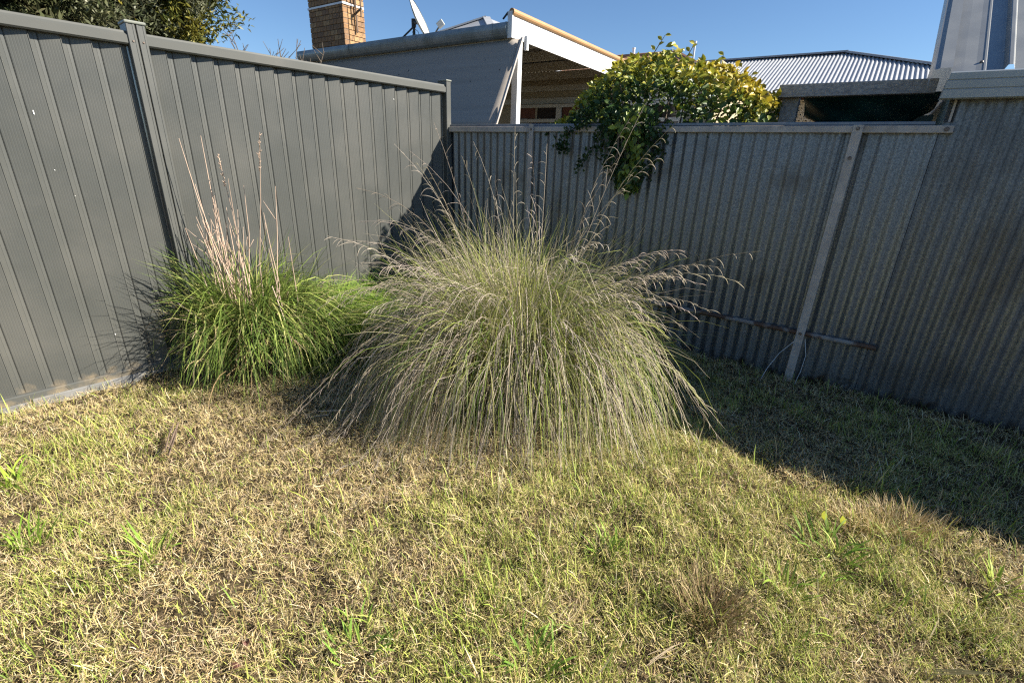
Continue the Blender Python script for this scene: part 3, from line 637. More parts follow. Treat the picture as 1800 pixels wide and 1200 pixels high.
def climber():
    r = np.random.default_rng(21)
    T = thing('leafy_climber', tuple(HR(1.9, .35, 0)), 'big glossy yellow-green climber spilling over the top of the iron fence', 'climber')
    tu = [1.15, 1.28, 1.45, 1.65, 1.93, 2.15, 2.43, 2.60, 2.78, 2.84]; tz = [1.75, 2.00, 2.13, 2.20, 2.23, 2.17, 2.05, 1.97, 1.87, 1.74]
    P = []; D = []; C = []
    n = 0
    def addleaf(p, d, c): P.append(p); D.append(d); C.append(c)
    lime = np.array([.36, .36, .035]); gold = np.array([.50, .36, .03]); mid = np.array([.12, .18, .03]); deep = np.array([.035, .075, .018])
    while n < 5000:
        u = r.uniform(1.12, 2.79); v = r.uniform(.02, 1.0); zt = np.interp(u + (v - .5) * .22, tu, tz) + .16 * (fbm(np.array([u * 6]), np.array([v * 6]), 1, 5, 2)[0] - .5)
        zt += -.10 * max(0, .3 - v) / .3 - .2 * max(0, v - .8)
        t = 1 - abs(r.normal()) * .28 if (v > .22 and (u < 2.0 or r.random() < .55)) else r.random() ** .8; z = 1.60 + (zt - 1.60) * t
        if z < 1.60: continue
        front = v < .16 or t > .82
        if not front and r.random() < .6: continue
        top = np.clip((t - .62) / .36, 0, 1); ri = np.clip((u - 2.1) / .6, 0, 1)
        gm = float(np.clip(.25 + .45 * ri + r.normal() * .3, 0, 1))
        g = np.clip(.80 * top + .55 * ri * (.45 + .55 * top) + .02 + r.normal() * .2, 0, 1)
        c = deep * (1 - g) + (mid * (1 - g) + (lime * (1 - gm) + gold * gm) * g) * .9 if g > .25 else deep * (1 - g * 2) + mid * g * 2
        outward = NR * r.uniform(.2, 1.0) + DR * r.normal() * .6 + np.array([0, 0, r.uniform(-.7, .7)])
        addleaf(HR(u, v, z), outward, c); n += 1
    # spill hanging down the face of the fence
    n = 0
    while n < 620:
        z = 1.20 + .62 * r.random() ** .8; k = (z - 1.20) / .6; lo = 1.88 - .22 * min(1, k * 1.1); hi = 1.96 + .11 * min(1, k * 1.4)
        u = r.uniform(lo, hi); d = .03 + .13 * r.random() * (.5 + .5 * k); strip = abs(u - (1.935 + .06 * math.sin(z * 14))) < .085
        g = r.random() * (.95 if strip else .16)
        if not strip: d *= .6
        c = deep * (1 - g) + mid * g + lime * (g * .55 if strip else 0)
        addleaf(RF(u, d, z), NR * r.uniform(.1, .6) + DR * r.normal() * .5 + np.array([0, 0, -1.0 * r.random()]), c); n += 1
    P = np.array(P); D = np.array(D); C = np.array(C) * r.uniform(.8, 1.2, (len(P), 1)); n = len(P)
    S = .055 * r.uniform(.5, 1.3, n); U = r.normal(size=(n, 3)) * .5 + np.array([0, 0, .7]) + NR * .7 + DR * .3
    tpl = leaf_template(.62, .13, 2)
    # the 300 that show largest are leaves of their own
    cdir = P - np.array([0, 0, CAM_H]); vis = np.linalg.norm(cdir, axis=1) - (C.sum(1) * .6) - .5 * (P[:, 2] > 1.9)
    ordr = np.argsort(vis); near = ordr[:300]; rest = ordr[300:]
    leaves_mesh('foliage', P[rest], D[rest], U[rest], S[rest], C[rest], 'gloss_leaf', T, tpl)
    pal = {}
    x, y, z = frames(D, U)
    for i in near:
        key = tuple(np.round(C[i] * 14).astype(int))
        if key not in pal:
            me_o = raw_mesh('leaf', tpl[0], tpl[1], np.repeat(C[i][None], len(tpl[0]), 0), 'gloss_leaf', T); pal[key] = me_o.data; o = me_o
        else:
            o = link_mesh('leaf', pal[key], T)
        m3 = Matrix((x[i], y[i], z[i])).transposed().to_4x4() @ Matrix.Scale(float(S[i]), 4); m3.translation = Vector(P[i]) - T.location
        o.matrix_local = m3
    # woody stems and the shoots that stand clear of it
    mb = MB()
    for k in range(16):
        u = r.uniform(1.4, 2.6); z1 = np.interp(u, tu, tz) - .05
        mb.tube([HR(2.0 + r.normal() * .1, .55, -.1), HR(1.9 + (u - 1.9) * .5, .5, 1.2), HR(u, .4 + r.normal() * .15, z1)], [.018, .012, .004], 5)
    for k in range(5):
        u = r.uniform(1.75, 2.0); mb.tube([HR(u, .1, 1.72), RF(u, .08, 1.70), RF(u + .02, .09, 1.5), RF(u + r.normal() * .03, .08, 1.27)], [.006, .006, .004, .002], 5)
    mb.build('stem', 'bark', T)
    for (p0, p1, k) in ((HR(1.72, .5, 2.17), HR(1.86, .5, 2.37), 5), (HR(2.03, .5, 2.18), HR(2.10, .5, 2.29), 4), (HR(2.2, .5, 2.1), HR(2.33, .5, 2.2), 4), (HR(2.45, .5, 2.0), HR(2.55, .5, 2.06), 3)):
        mb = MB(); mb.tube([p0, (p0 + p1) / 2 + np.array([0, 0, -.012]), p1], [.005, .004, .002], 5); sh = mb.build('shoot', 'bark', T)
        t = np.linspace(.35, 1, k); pp = p0 + (p1 - p0) * t[:, None]
        leaves_mesh('shoot_leaves', pp, DR * np.array([1, -.6, 1, -.6, 1][:k])[:, None] + np.array([0, 0, .3]) + r.normal(size=(k, 3)) * .2, np.tile(NR + np.array([0, 0, .6]), (k, 1)), np.full(k, .05), np.array([(.38, .34, .04)] * k) * r.uniform(.7, 1.2, (k, 1)), 'gloss_leaf', sh, tpl, kind=None)
climber()
def creeper():
    """small dark leaves creeping along and down the rail, left of the spill"""
    r = np.random.default_rng(33)
    T = thing('dark_creeper', tuple(RF(1.5, .05, 1.6)), 'dark small-leaved creeper trailing down the iron fence left of the bright leaves', 'creeper')
    paths = [[(1.75, .05, 1.72), (1.55, .06, 1.70), (1.40, .06, 1.66), (1.33, .07, 1.58), (1.29, .07, 1.52), (1.345, .07, 1.50), (1.375, .07, 1.56)],
             [(1.70, .06, 1.70), (1.62, .06, 1.60), (1.58, .06, 1.50), (1.52, .06, 1.42), (1.45, .06, 1.36)],
             [(1.68, .05, 1.74), (1.66, .06, 1.60), (1.72, .06, 1.45), (1.80, .06, 1.33), (1.92, .06, 1.22)],
             [(2.12, .05, 1.70), (2.13, .06, 1.56), (2.10, .06, 1.46), (2.03, .06, 1.34), (1.95, .06, 1.24)], [(1.55, .04, 1.74), (1.50, .04, 1.80), (1.46, .03, 1.75)]]
    P = []; mb = MB()
    for pi, pt in enumerate(paths):
        q = [RF(*p) for p in pt]; mb.tube(q, .003, 4)
        n = (230, 120, 300, 260, 90)[pi]
        for k in range(n):
            t = r.random() * (len(q) - 1.001); i = int(t); c = q[i] + (q[i + 1] - q[i]) * (t - i); P.append(c + DR * r.normal() * (.022 if pi < 2 else .035) + np.array([0, 0, r.normal() * .018]) + NR * abs(r.normal()) * .018)
    mb.build('stem', 'bark', T)
    n = len(P); leaves_mesh('foliage', np.array(P), NR * .5 + r.normal(size=(n, 3)) * .7, NR + r.normal(size=(n, 3)) * .5, .028 * r.uniform(.6, 1.3, n), np.array([.028, .055, .014]) * r.uniform(.6, 1.7, (n, 1)), 'leaf', T, leaf_template(.8, .1, 1))
creeper()
# pale rag tied at the end of the awning bar
mb = MB(); mb.tube([HR(-.12, .99, 1.755), HR(-.20, .97, 1.735), HR(-.25, .95, 1.70), HR(-.27, .94, 1.66)], [.02, .028, .02, .008], 7)
tag(mb.build('rag', 'rag_cloth', None, smooth=True), 'small pale rag knotted at the bottom corner of the grey awning', 'rag')

# ================================================================== the lawn
STRAW = 1.16 * np.array([(.61, .485, .26), (.52, .39, .19), (.71, .60, .38), (.30, .205, .105), (.50, .42, .155), (.50, .385, .27)])
GREEN = 1.12 * np.array([(.25, .33, .055), (.36, .41, .08), (.17, .25, .045), (.45, .46, .12)])
def lawn():
    r = np.random.default_rng(5)
    def sample(n):
        out = []
        tot = 0
        while tot < n:
            x = r.uniform(-3.9, 4.3, n); y = r.uniform(-.2, 5.2, n)
            ok = (distR(x, y) > .02) & (distL(x, y) > .05)
            ok &= np.abs(x) < 1.35 * np.hypot(y + .25, 1.3) + .25                      # what the photograph shows and a step round it
            keep = np.clip(1.45 - .24 * np.hypot(x, y), .40, 1.0); ok &= r.random(n) < keep
            out.append(np.stack([x[ok], y[ok]], 1)); tot += ok.sum()
        return np.concatenate(out)[:n]
    def greenness(x, y):
        g = fbm(x, y, 1.3, 40, 4) * .85 + .5 * (fbm(x, y, 5, 60, 2) - .5) + .03
        g = g - .22 * np.exp(-(((x + 1.5) / .9) ** 2 + ((y - 2.35) / .5) ** 2)) + .16 * np.exp(-((y - .95) / .35) ** 2) * (np.abs(x) < 1.0) + .12 * np.exp(-(((x - 1.0) / .6) ** 2 + ((y - 1.7) / .35) ** 2))
        g = g - .07 * np.clip((1.25 - distR(x, y)) / .5, 0, 1)
        return g
    # dry thatch: short dead stems lying every way
    xy = sample(400000); x, y = xy.T; n = len(x); g = greenness(x, y)
    lump = fbm(x, y, 9, 77, 2)
    k_ = r.random(n) < np.clip((lump - .12) * 4.5, .62, 1); x, y, g, lump = x[k_], y[k_], g[k_], lump[k_]; n = len(x); zb = gh(x, y)
    az = r.uniform(0, 2 * np.pi, n) + 2.2 * fbm(x, y, 3, 91, 2); flat = r.random(n)
    th0 = np.radians(np.where(flat < .62, r.uniform(60, 92, n), r.uniform(15, 70, n))); th1 = th0 + np.radians(r.normal(10, 45, n))
    L = (.012 + .048 * r.random(n) ** 1.8) * (.7 + .6 * lump)
    base = np.stack([x, y, zb + r.uniform(-.004, .022, n) * (lump * 1.9)], 1)
    P = arcs(base, az, th0, th1, L, 3, 1.0, .7, r); P[:, :, 2] = np.maximum(P[:, :, 2], zb[:, None] - .006)
    W = np.stack([.0008 + .0017 * r.random(n) ** 1.8] * 3, 1) * np.array([.8, 1, .35])
    sd = np.stack([-np.sin(az), np.cos(az), r.normal(size=n) * .6], 1); sd /= np.linalg.norm(sd, axis=1, keepdims=True)
    C = STRAW[r.choice(6, n, p=[.25, .22, .15, .14, .12, .12])] * r.uniform(.62, 1.35, (n, 1)) * (.78 + .44 * fbm(x, y, 4, 130, 3))[:, None]
    mixg = (r.random(n) < np.clip((g - .36) * 2.0, .05, .6)); C[mixg] = C[mixg] * .45 + GREEN[3] * .6
    o1 = ribbons('dry_grass', P, W, sd, C, 'blade'); tag(o1, 'dry straw-coloured mown grass lying over the lawn', 'grass', kind='stuff')
    # living blades, in patches
    xy = sample(270000); x, y = xy.T; g = greenness(x, y); keep = r.random(len(x)) < np.clip((g - .30) * 2.5, .17, 1.0) * .72
    x, y, g = x[keep], y[keep], g[keep]; n = len(x); zb = gh(x, y)
    tuft = fbm(x, y, 12, 55, 2)
    az = r.uniform(0, 2 * np.pi, n); th0 = np.radians(r.uniform(2, 40, n)); th1 = th0 + np.radians(r.uniform(5, 70, n))
    L = r.uniform(.018, .055, n) * (.35 + 1.3 * tuft) * (.8 + .5 * np.clip(g, 0, 1))
    near_wall = np.clip((.35 - np.minimum(distL(x, y), distR(x, y))) / .3, 0, 1); L = L * (1 + .6 * near_wall)
    big = r.random(n) < .07 * np.clip(fbm(x, y, 5, 150, 2) * 3 - .9, 0, 1); L = np.where(big, L * 1.3 + .045, L)
    P = arcs(np.stack([x, y, zb], 1), az, th0, th1, L, 4, 1.3, .4, r)
    W = (r.uniform(.0012, .0030, n) * np.where(big, 1.8, 1))[:, None] * np.array([.8, 1.0, .8, .12])
    sd = np.stack([-np.sin(az), np.cos(az), r.normal(size=n) * .3], 1); sd /= np.linalg.norm(sd, axis=1, keepdims=True)
    gi = r.choice(4, n, p=[.3, .3, .16, .24]); C = GREEN[gi] * r.uniform(.7, 1.2, (n, 1))
    dry = r.random(n) < .22; C[dry] = STRAW[r.choice(3, dry.sum())] * .9
    o2 = ribbons('green_grass', P, W, sd, C, 'blade'); tag(o2, 'short yellow-green living grass growing in patches through the lawn', 'grass', kind='stuff')
lawn()

# ================================================================== big tussock
def stalk_mesh(pts, r0, r1, side_len, nb, r, lean, start=.62, droop=1.0):
    """a culm with drooping side branchlets near its tip -> verts, quads, colours"""
    mb = MB(); n = len(pts); rs = np.linspace(r0, r1, n); mb.tube(pts, list(rs), 3, cap=False)
    pts = np.array(pts)
    for k in range(nb):
        t = start + (1 - start) * (k + r.random() * .6) / nb; f = t * (n - 1); i = min(int(f), n - 2); c = pts[i] + (pts[i + 1] - pts[i]) * (f - i)
        d = pts[i + 1] - pts[i]; d /= np.linalg.norm(d)
        dr_ = r.uniform(.08, .55); ln = side_len * (1.15 - .75 * (t - start) / (1 - start)) * r.uniform(.35, 1.3); S = 5; q = [c]; v = d * 1.0 + lean * .5 + r.normal(size=3) * .32
        for s in range(S):
            v = v / np.linalg.norm(v); q.append(q[-1] + v * ln / S); v = v + np.array([0, 0, -dr_ * droop])
        mb.tube(q, [.0007, .0010, .0014, .0015, .0012, .0005], 3, cap=False)
    V = np.array(mb.v); F = np.array([f for f in mb.f if len(f) == 4]); return V, F
def tussock():
    r = np.random.default_rng(8); cx, cy = .04, 2.84
    T = thing('grass_tussock', (cx, cy, 0), 'huge fountain-shaped grass tussock with pale drooping seed heads in the corner', 'tussock')
    nl_ = 40; la = np.sort(r.uniform(0, 2 * np.pi, nl_)); lw = r.uniform(.15, 1.9, nl_); lw /= lw.sum()      # locks: blades gather in bunches
    lt = r.normal(size=nl_) * 7; lL = r.uniform(.88, 1.12, nl_)
    def blades(n, R0, Lr, th_c, th_o, th1r, pr, Wr, pal, name, zoff=0, S=10, azj=.30, locked=.75, kink=.05, hang=False, bias=0):
        rad_ = np.sqrt(r.random(n)); pw = lw * (1 + bias * np.cos(la)); pw /= pw.sum(); k = r.choice(nl_, n, p=pw); lk = r.random(n) < locked
        a = np.where(lk, la[k] + r.normal(size=n) * .055, r.uniform(0, 2 * np.pi, n))
        az = a + r.normal(size=n) * azj * np.where(lk, .35, 1.3) * (1.5 - rad_)
        a2 = a + r.normal(size=n) * .35
        b = np.stack([cx + R0 * rad_ * np.cos(a2), cy + R0 * .9 * rad_ * np.sin(a2), np.full(n, zoff)], 1)
        th0 = np.radians(th_c + (th_o - th_c) * rad_ + r.normal(size=n) * 6 + np.where(lk, lt[k], 0)); th1 = np.radians(r.uniform(*th1r, n))
        L = r.uniform(*Lr, n) * np.where(lk, lL[k], 1)
        if hang: L = L * (1 - (1 - pr[0]) * rad_) * r.uniform(.75, 1.05, n)
        P = bell(b, az, th0, th1, L, S, r.uniform(.40, .54, n), r.uniform(.10, .26, n), .45, r) if hang else arcs(b, az, th0, th1, L, S, r.uniform(*pr, n), .45, r)
        w = np.cumsum(r.normal(size=(n, S, 3)) * .006, 1) * np.linspace(0, 1, S)[None, :, None]; P = P + w
        bent = r.random(n) < kink; i0 = S // 2                     # broken blades
        if bent.any():
            dl_ = P[bent, i0:] - P[bent, i0:i0 + 1]; dl_[:, :, 2] = -np.abs(dl_[:, :, 2]) - .3 * np.linspace(0, .5, S - i0)[None]; P[bent, i0:] = P[bent, i0:i0 + 1] + dl_
        low = .012 + .03 * r.random((n, 1)); P[:, :, 2] = np.maximum(P[:, :, 2], low)
        W = r.uniform(*Wr, n)[:, None] * np.interp(np.linspace(0, 1, S), [0, .2, .7, 1], [.7, 1, .8, .12])[None]
        sd = np.stack([-np.sin(az), np.cos(az), r.normal(size=n) * .7], 1); sd /= np.linalg.norm(sd, axis=1, keepdims=True)
        pal = np.array(pal); C = pal[r.integers(0, len(pal), n)] * r.uniform(.65, 1.2, (n, 1))
        tipdry = np.linspace(0, 1, S)[None, :, None] ** 3 * (r.random((n, 1, 1)) < .5)
        Cs = C[:, None] * (1 - tipdry) + np.array([.42, .36, .26]) * tipdry
        return ribbons(name, P, W, sd, Cs, 'blade', T, kind='stuff')
    G = [(.20, .27, .045), (.29, .34, .06), (.13, .20, .035), (.36, .38, .09), (.40, .38, .14)]
    D = [(.54, .45, .35), (.64, .55, .45), (.40, .32, .22), (.24, .18, .12), (.50, .42, .35)]
    blades(3200, .45, (1.75, 2.18), 3, 37, (136, 174), (.62, 1), (.0016, .0054), G, 'hanging_green_blades', S=13, hang=True, bias=.45, locked=.84)
    blades(2700, .45, (1.80, 2.25), 3, 38, (138, 175), (.60, 1), (.0012, .0036), D, 'hanging_dry_blades', S=13, hang=True, bias=-.45, locked=.84)
    blades(1300, .34, (.80, 1.20), 3, 26, (90, 165), (1.7, 2.8), (.0018, .0045), G + D[:2], 'arching_blades', azj=.6)
    blades(1700, .28, (.85, 1.28), 1, 26, (20, 95), (1.4, 2.6), (.0016, .0042), G + G + D[:2], 'upright_blades', locked=.2, azj=.9)
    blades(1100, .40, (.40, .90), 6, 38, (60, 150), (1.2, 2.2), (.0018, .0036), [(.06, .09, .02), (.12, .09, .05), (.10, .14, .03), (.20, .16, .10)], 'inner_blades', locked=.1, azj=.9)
    def stalk(az, th0, th1, L, p, nb, sl, droop=1.0, start=.6, hang=False):
        rr_ = .26 * math.sqrt(r.random())
        base = np.array([[cx + rr_ * math.cos(az + r.normal() * .6), cy + rr_ * math.sin(az + r.normal() * .6), 0]])
        P = arcs(base, np.array([az]), np.array([rad(th0)]), np.array([rad(th1)]), np.array([L]), 13, np.array([p]), .25, r)[0]
        if hang: P = bell(base, np.array([az]), np.array([rad(th0)]), np.array([rad(th1)]), np.array([L]), 13, np.array([p]), np.array([r.uniform(.14, .28)]), .25, r)[0]
        P[:, 2] = np.maximum(P[:, 2], .02)
        lean = np.array([math.cos(az), math.sin(az), 0]) * math.sin(rad(min(90, th1)))
        if th1 < 28: s = r.choice([-1, 1]); lean = np.array([s * .9, r.normal() * .3, 0])
        V, F = stalk_mesh(P, .0021, .0009, sl, nb, r, lean, start, droop)
        c = np.array((.54, .47, .35)) * r.uniform(.55, 1.15) * np.array([1, r.uniform(.94, 1.02), r.uniform(.88, 1.12)])
        C = np.repeat(c[None], len(V), 0); C[:39] *= .78
        raw_mesh('seed_stalk', V - np.array(T.location), F, C, 'drystem', T)
    for k in range(17):                                    # tall, near upright
        stalk(r.uniform(0, 2 * np.pi), r.uniform(2, 14), r.uniform(15, 62), r.uniform(1.35, 1.85), r.uniform(1.5, 2.6), r.integers(8, 16), .11, start=.62)
    for k in range(50):                                    # arching out over the dome to left and right
        a = r.choice([0, np.pi]) + r.normal() * .5; stalk(a, r.uniform(9, 26), r.uniform(75, 135), r.uniform(1.2, 1.62), r.uniform(1.5, 2.6), r.integers(10, 18), .12)
    for k in range(18):                                    # arching towards the viewer
        a = -np.pi / 2 + r.normal() * .75; stalk(a, r.uniform(6, 20), r.uniform(110, 165), r.uniform(1.1, 1.4), r.uniform(1.6, 2.6), r.integers(8, 14), .11)
    for k in range(80):                                    # hanging to the ground all round the front
        a = -np.pi / 2 + r.uniform(-2.0, 2.0); stalk(a, r.uniform(10, 36), r.uniform(134, 168), r.uniform(1.35, 1.85), r.uniform(.38, .50), r.integers(8, 14), .10, start=.6, hang=True)
    for k in range(26):                                    # long loose locks sweeping out low at either side
        a = (np.pi + .45 if k < 17 else -.5) + r.normal() * .28; stalk(a, r.uniform(20, 40), r.uniform(122, 150), r.uniform(1.45, 1.85), r.uniform(.36, .46), r.integers(9, 15), .11, start=.5, hang=True)
tussock()

# ================================================================== weed clump against the steel fence
def blade_clump(T, name, cx, cy, n, R0, Lr, th0r, th1r, Wr, pal, seed, S=8, zb=None, pr=(1.2, 2.2), Rxy=None, hang=False):
    r = np.random.default_rng(seed); a = r.uniform(0, 2 * np.pi, n); q = np.sqrt(r.random(n)); rx, ry = Rxy or (R0, R0)
    x = cx + rx * q * np.cos(a); y = cy + ry * q * np.sin(a); b = np.stack([x, y, gh(x, y)], 1)
    az = a + r.normal(size=n) * (.95 if hang else .6); th0 = np.radians(r.uniform(*th0r, n) * (.4 + .6 * q)); th1 = np.radians(r.uniform(*th1r, n))
    P = bell(b, az, th0, th1, r.uniform(*Lr, n), S, r.uniform(.4, .6, n), r.uniform(.12, .3, n), .4, r) if hang else arcs(b, az, th0, th1, r.uniform(*Lr, n), S, r.uniform(*pr, n), .4, r)
    d = (P[:, :, 0] - KX) * NL[0] + (P[:, :, 1] - KY) * NL[1]; push = np.clip(.05 - d, 0, None); P[:, :, 0] += push * NL[0]; P[:, :, 1] += push * NL[1]   # leans against the fence
    P[:, :, 2] = np.maximum(P[:, :, 2], gh(P[:, :, 0], P[:, :, 1]) + .006)
    al = ((P[:, :, 0] - KX) * DL[0] + (P[:, :, 1] - KY) * DL[1]).max(1); ok = al < 2.66 + .12 * r.random(n) if hang or name in ('upright_leaves', 'dead_leaves') else np.ones(n, bool)
    P = P[ok]; az = az[ok]; n = len(P)
    W = r.uniform(*Wr, n)[:, None] * np.interp(np.linspace(0, 1, S), [0, .3, .75, 1], [.7, 1, .8, .1])[None]
    sd = np.stack([-np.sin(az), np.cos(az), r.normal(size=n) * .5], 1); sd /= np.linalg.norm(sd, axis=1, keepdims=True)
    pal = np.array(pal); C = pal[r.integers(0, len(pal), n)] * r.uniform(.7, 1.2, (n, 1))
    return ribbons(name, P, W, sd, C, 'blade', T, kind='stuff')
WG = [(.14, .21, .04), (.20, .28, .055), (.115, .175, .035), (.29, .35, .08), (.08, .135, .028), (.37, .36, .13)]
T = thing('weed_clump', (-1.95, 3.12, 0), 'dark green strap-leaved weed clump with bleached upright stems by the steel fence', 'weed clump')
blade_clump(T, 'leaves', -1.85, 3.18, 1500, .26, (.55, 1.15), (2, 32), (95, 166), (.0045, .010), WG, 71, S=10, hang=True)
blade_clump(T, 'leaves', -1.58, 3.28, 1000, .28, (.45, .92), (3, 38), (75, 165), (.0045, .009), WG + [(.30, .36, .08)], 72, S=10, hang=True)
blade_clump(T, 'upright_leaves', -1.86, 3.18, 800, .22, (.55, .98), (1, 22), (30, 110), (.004, .009), WG, 74)
blade_clump(T, 'dead_leaves', -1.9, 3.14, 620, .34, (.3, .8), (5, 45), (80, 170), (.003, .006), [(.46, .36, .20), (.34, .24, .12), (.55, .45, .28)], 73)
rs = np.random.default_rng(75)
tips = [(-1.56, 3.10, 1.53, 1), (-1.97, 3.18, 1.50, 0), (-1.86, 3.14, 1.40, 1), (-2.07, 3.12, 1.48, 0), (-1.53, 3.14, 1.22, 0), (-1.72, 3.12, 1.22, 0), (-1.80, 3.10, 1.26, 0), (-2.0, 3.08, 1.22, 0), (-1.95, 3.16, 1.25, 0), (-1.90, 3.08, 1.10, 0), (-1.98, 3.12, 1.04, 0), (-2.06, 3.16, 1.10, 0), (-1.83, 3.2, 1.06, 0), (-2.02, 3.05, .98, 0), (-1.92, 3.12, 1.16, 0), (-1.60, 3.08, 1.06, 0), (-1.70, 3.0, .98, 0), (-1.45, 3.05, .92, 0), (-2.1, 3.05, .95, 0), (-1.96, 3.02, .9, 0), (-1.88, 3.0, .95, 0), (-1.56, 3.0, .85, 0)]
tips += [(-1.93 + rs.normal() * .09, 3.12 + rs.normal() * .05, rs.uniform(.7, 1.08), 0) for _ in range(20)]
for (x, y, z, hd) in tips:
    b = np.array([-1.88 + (x + 1.88) * .55 + rs.normal() * .04, 3.12 + rs.normal() * .05, 0]); e = np.array([x, y, z]); k = b * .5 + e * .5 + rs.normal(size=3) * .035
    mb = MB(); mb.tube([b, b * .75 + k * .25, k, k * .5 + e * .5 + rs.normal(size=3) * .008, e], [.0042, .004, .0034, .0026, .0014], 5)
    for j in range(rs.integers(0, 3)):
        t = rs.uniform(.5, .9); q = b * (1 - t) + e * t; mb.tube([q, q + np.array([rs.normal() * .05, rs.normal() * .03, rs.uniform(.04, .14)])], [.002, .0012], 4)
    if hd:
        for j in range(26):
            t = rs.uniform(.86, 1.0); q = k + (e - k) * ((t - .5) * 2); mb.tube([q, q + np.array([rs.normal() * .008, rs.normal() * .008, .012])], [.0038, .001], 4)
    V = np.array(mb.v); F = np.array([f for f in mb.f if len(f) == 4]); c = np.array((.56, .42, .32)) * rs.uniform(.75, 1.2)
    raw_mesh('dry_stem', V - np.array(T.location), F, np.repeat(c[None], len(V), 0), 'drystem', T)
# fallen pale stems leaning out of the clump
for (p, q) in (((-2.15, 2.9, .5), (-1.75, 2.85, .18)), ((-2.2, 2.85, .16), (-1.95, 2.8, .38)), ((-1.55, 2.95, .62), (-1.42, 2.85, .25))):
    mb = MB(); mb.tube([p, (np.array(p) + q) / 2 + np.array([0, 0, .02]), q], [.003, .003, .002], 5); V = np.array(mb.v); F = np.array([f for f in mb.f if len(f) == 4])
    raw_mesh('dry_stem', V - np.array(T.location), F, np.repeat(np.array([[.55, .43, .34]]), len(V), 0), 'drystem', T)
# lush bright grass along the foot of the steel fence
LG = [(.19, .34, .04), (.25, .40, .05), (.15, .27, .035), (.32, .43, .08)]
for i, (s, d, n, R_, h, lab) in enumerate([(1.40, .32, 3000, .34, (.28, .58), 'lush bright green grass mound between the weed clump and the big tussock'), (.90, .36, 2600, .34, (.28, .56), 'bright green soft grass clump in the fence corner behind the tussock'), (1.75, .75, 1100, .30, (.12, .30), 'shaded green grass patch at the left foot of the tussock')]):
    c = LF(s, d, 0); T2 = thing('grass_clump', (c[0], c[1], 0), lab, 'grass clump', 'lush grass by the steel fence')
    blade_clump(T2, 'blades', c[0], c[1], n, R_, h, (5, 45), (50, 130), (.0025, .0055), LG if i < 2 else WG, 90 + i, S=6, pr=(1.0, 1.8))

# ================================================================== small things in the lawn
SM = [((-1.83, 1.40), .05, 26, (.08, .15), 'broad-bladed grass tuft at the left edge of the lawn', [(.22, .34, .04), (.16, .27, .03)]),
      ((-2.22, 1.74), .05, 30, (.08, .16), 'bright green grass tuft nearest the left picture edge', [(.30, .42, .05), (.22, .34, .04)]),
      ((-1.36, 1.36), .07, 34, (.07, .15), 'green splayed grass tuft left of centre in the near lawn', [(.20, .32, .04), (.28, .38, .06)]),
      ((1.84, 1.34), .04, 22, (.08, .16), 'lime green grass tuft at the right edge of the lawn', [(.30, .42, .05), (.36, .44, .08)]),
      ((1.30, 1.48), .10, 46, (.07, .15), 'sprawling green weed tuft in the lit lawn below the shadow edge', [(.17, .29, .04), (.25, .36, .06)]),
      ((1.03, 1.30), .05, 26, (.06, .13), 'small leaning green tuft beside the brown spiky tussock', [(.24, .34, .05), (.30, .38, .08)]),
      ((.40, 1.45), .06, 30, (.05, .10), 'low green tuft in the middle of the near lawn', [(.18, .30, .04), (.25, .36, .06)]),
      ((.10, 1.02), .08, 34, (.05, .11), 'dark green tuft at the bottom centre of the lawn', [(.14, .26, .035), (.2, .32, .05)]),
      ((-.45, 1.06), .08, 34, (.05, .11), 'mid green tuft left of bottom centre in the lawn', [(.16, .28, .04), (.24, .34, .06)])]
for i, ((x, y), R_, n, h, lab, pal) in enumerate(SM):
    T2 = thing('grass_tuft', (x, y, float(gh(np.array([x]), np.array([y]))[0])), lab, 'grass tuft', 'broad grass tufts in the lawn')
    blade_clump(T2, 'blades', x, y, n, R_, h, (10, 55), (30, 110), (.005, .010), pal, 120 + i, S=6, pr=(.9, 1.6))
T2 = thing('spiky_tussock', (.71, 1.20, 0), 'low brown spiky cut-back tussock in the near right of the lawn', 'tussock')
blade_clump(T2, 'blades', .71, 1.20, 620, .10, (.05, .13), (5, 75), (10, 70), (.0020, .0040), [(.36, .26, .14), (.24, .17, .085), (.50, .38, .21), (.22, .22, .07)], 140, S=4, pr=(.9, 1.4))
T2 = thing('spiky_tussock', (1.62, 1.68, 0), 'low straw-coloured tussock catching light at the right edge of the shadow', 'tussock')
blade_clump(T2, 'blades', 1.66, 1.66, 700, .17, (.05, .12), (5, 60), (10, 90), (.0016, .0032), [(.50, .38, .20), (.40, .28, .13), (.56, .46, .28)], 141, S=4, pr=(.9, 1.4), Rxy=(.26, .10))
def stick(name, pts, rs, m, lab, cat):
    mb = MB(); mb.tube(pts, rs, 6); tag(mb.build(name, m, None, smooth=True), lab, cat)
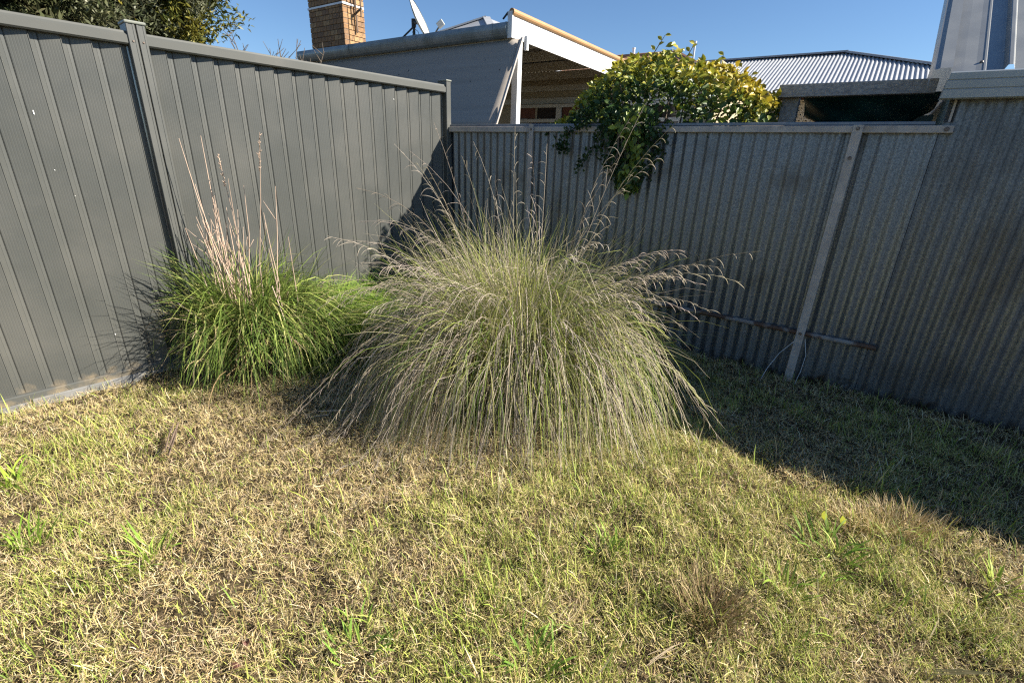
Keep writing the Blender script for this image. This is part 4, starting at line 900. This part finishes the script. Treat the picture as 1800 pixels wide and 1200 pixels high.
def strands(name, p, q, n, spread, r0, m, lab, cat, seed):
    """a few split stalks lying together"""
    rr = np.random.default_rng(seed); p = np.array(p, float); q = np.array(q, float); mb = MB()
    for k in range(n):
        a = p + rr.normal(size=3) * spread * np.array([1, 1, .3]); b = q + rr.normal(size=3) * spread * np.array([1, 1, .3]); t0, t1 = rr.uniform(0, .25), rr.uniform(.7, 1)
        a, b = a + (b - a) * t0, a + (b - a) * t1; c = (a + b) / 2 + rr.normal(size=3) * spread * .5; mb.tube([a, c, b], [r0 * .6, r0 * rr.uniform(.7, 1.2), r0 * .3], 5)
    tag(mb.build(name, m), lab, cat)
strands('fallen_stick', (-1.66, 1.93, .035), (-1.82, 2.30, .05), 7, .016, .0045, 'stick', 'dark bundle of broken dead stems lying in the dry lawn at left', 'stick', 3)
strands('fallen_stick', (-1.15, 2.37, .05), (-.85, 2.42, .05), 1, .004, .0022, 'rag_cloth', 'thin pale dead stalk lying at the left foot of the big tussock', 'stick', 4)
strands('fallen_stick', (.44, .995, .03), (.60, 1.06, .035), 5, .012, .0012, 'straw_mat', 'pale split straw bundle lying below the brown spiky tussock', 'stick', 5)
strands('fallen_stick', (1.28, 1.0, .03), (1.56, .99, .035), 3, .006, .0025, 'stake_mat', 'dull green stalk bundle lying at the bottom right of the lawn', 'stick', 6)
def dead_leaf(x, y, rz, lab):
    V, F = leaf_template(.5, .25, 3); c, s = math.cos(rz), math.sin(rz); z = float(gh(np.array([x]), np.array([y]))[0]) + .03
    mb = MB(); mb.add([(x + .05 * (a * c - b * s), y + .05 * (a * s + b * c), z - .012 + .05 * (h + .25 * math.sin(b * 5))) for a, b, h in V], [tuple(f) for f in F])
    o = mb.build('dead_leaf', 'dead_leaf'); m = o.modifiers.new('t', 'SOLIDIFY'); m.thickness = .0012; tag(o, lab, 'leaf', 'dead leaves on the lawn')
dead_leaf(-.80, 1.03, .4, 'upper curled dark red dead leaf at the bottom left of the lawn')
dead_leaf(-.78, .97, 2.0, 'lower curled dark red dead leaf at the bottom left of the lawn')
# two yellow-green leaves
for i, (x, y) in enumerate(((1.36, 1.63), (1.42, 1.60))):
    V, F = leaf_template(.8, .05, 2); z = float(gh(np.array([x]), np.array([y]))[0]) + .05
    mb = MB(); mb.add([(x + .035 * a, y + .02 * b, z + .035 * b) for a, b, h in V], [tuple(f) for f in F])
    V2 = np.array(mb.v); o = raw_mesh('fallen_leaf', V2, F, np.repeat(np.array([[.5, .52, .04]]), len(V2), 0), 'leaf')
    tag(o, ('left', 'right')[i] + ' one of two small lime yellow leaves in the lit right lawn', 'leaf', 'lime leaves on the lawn')
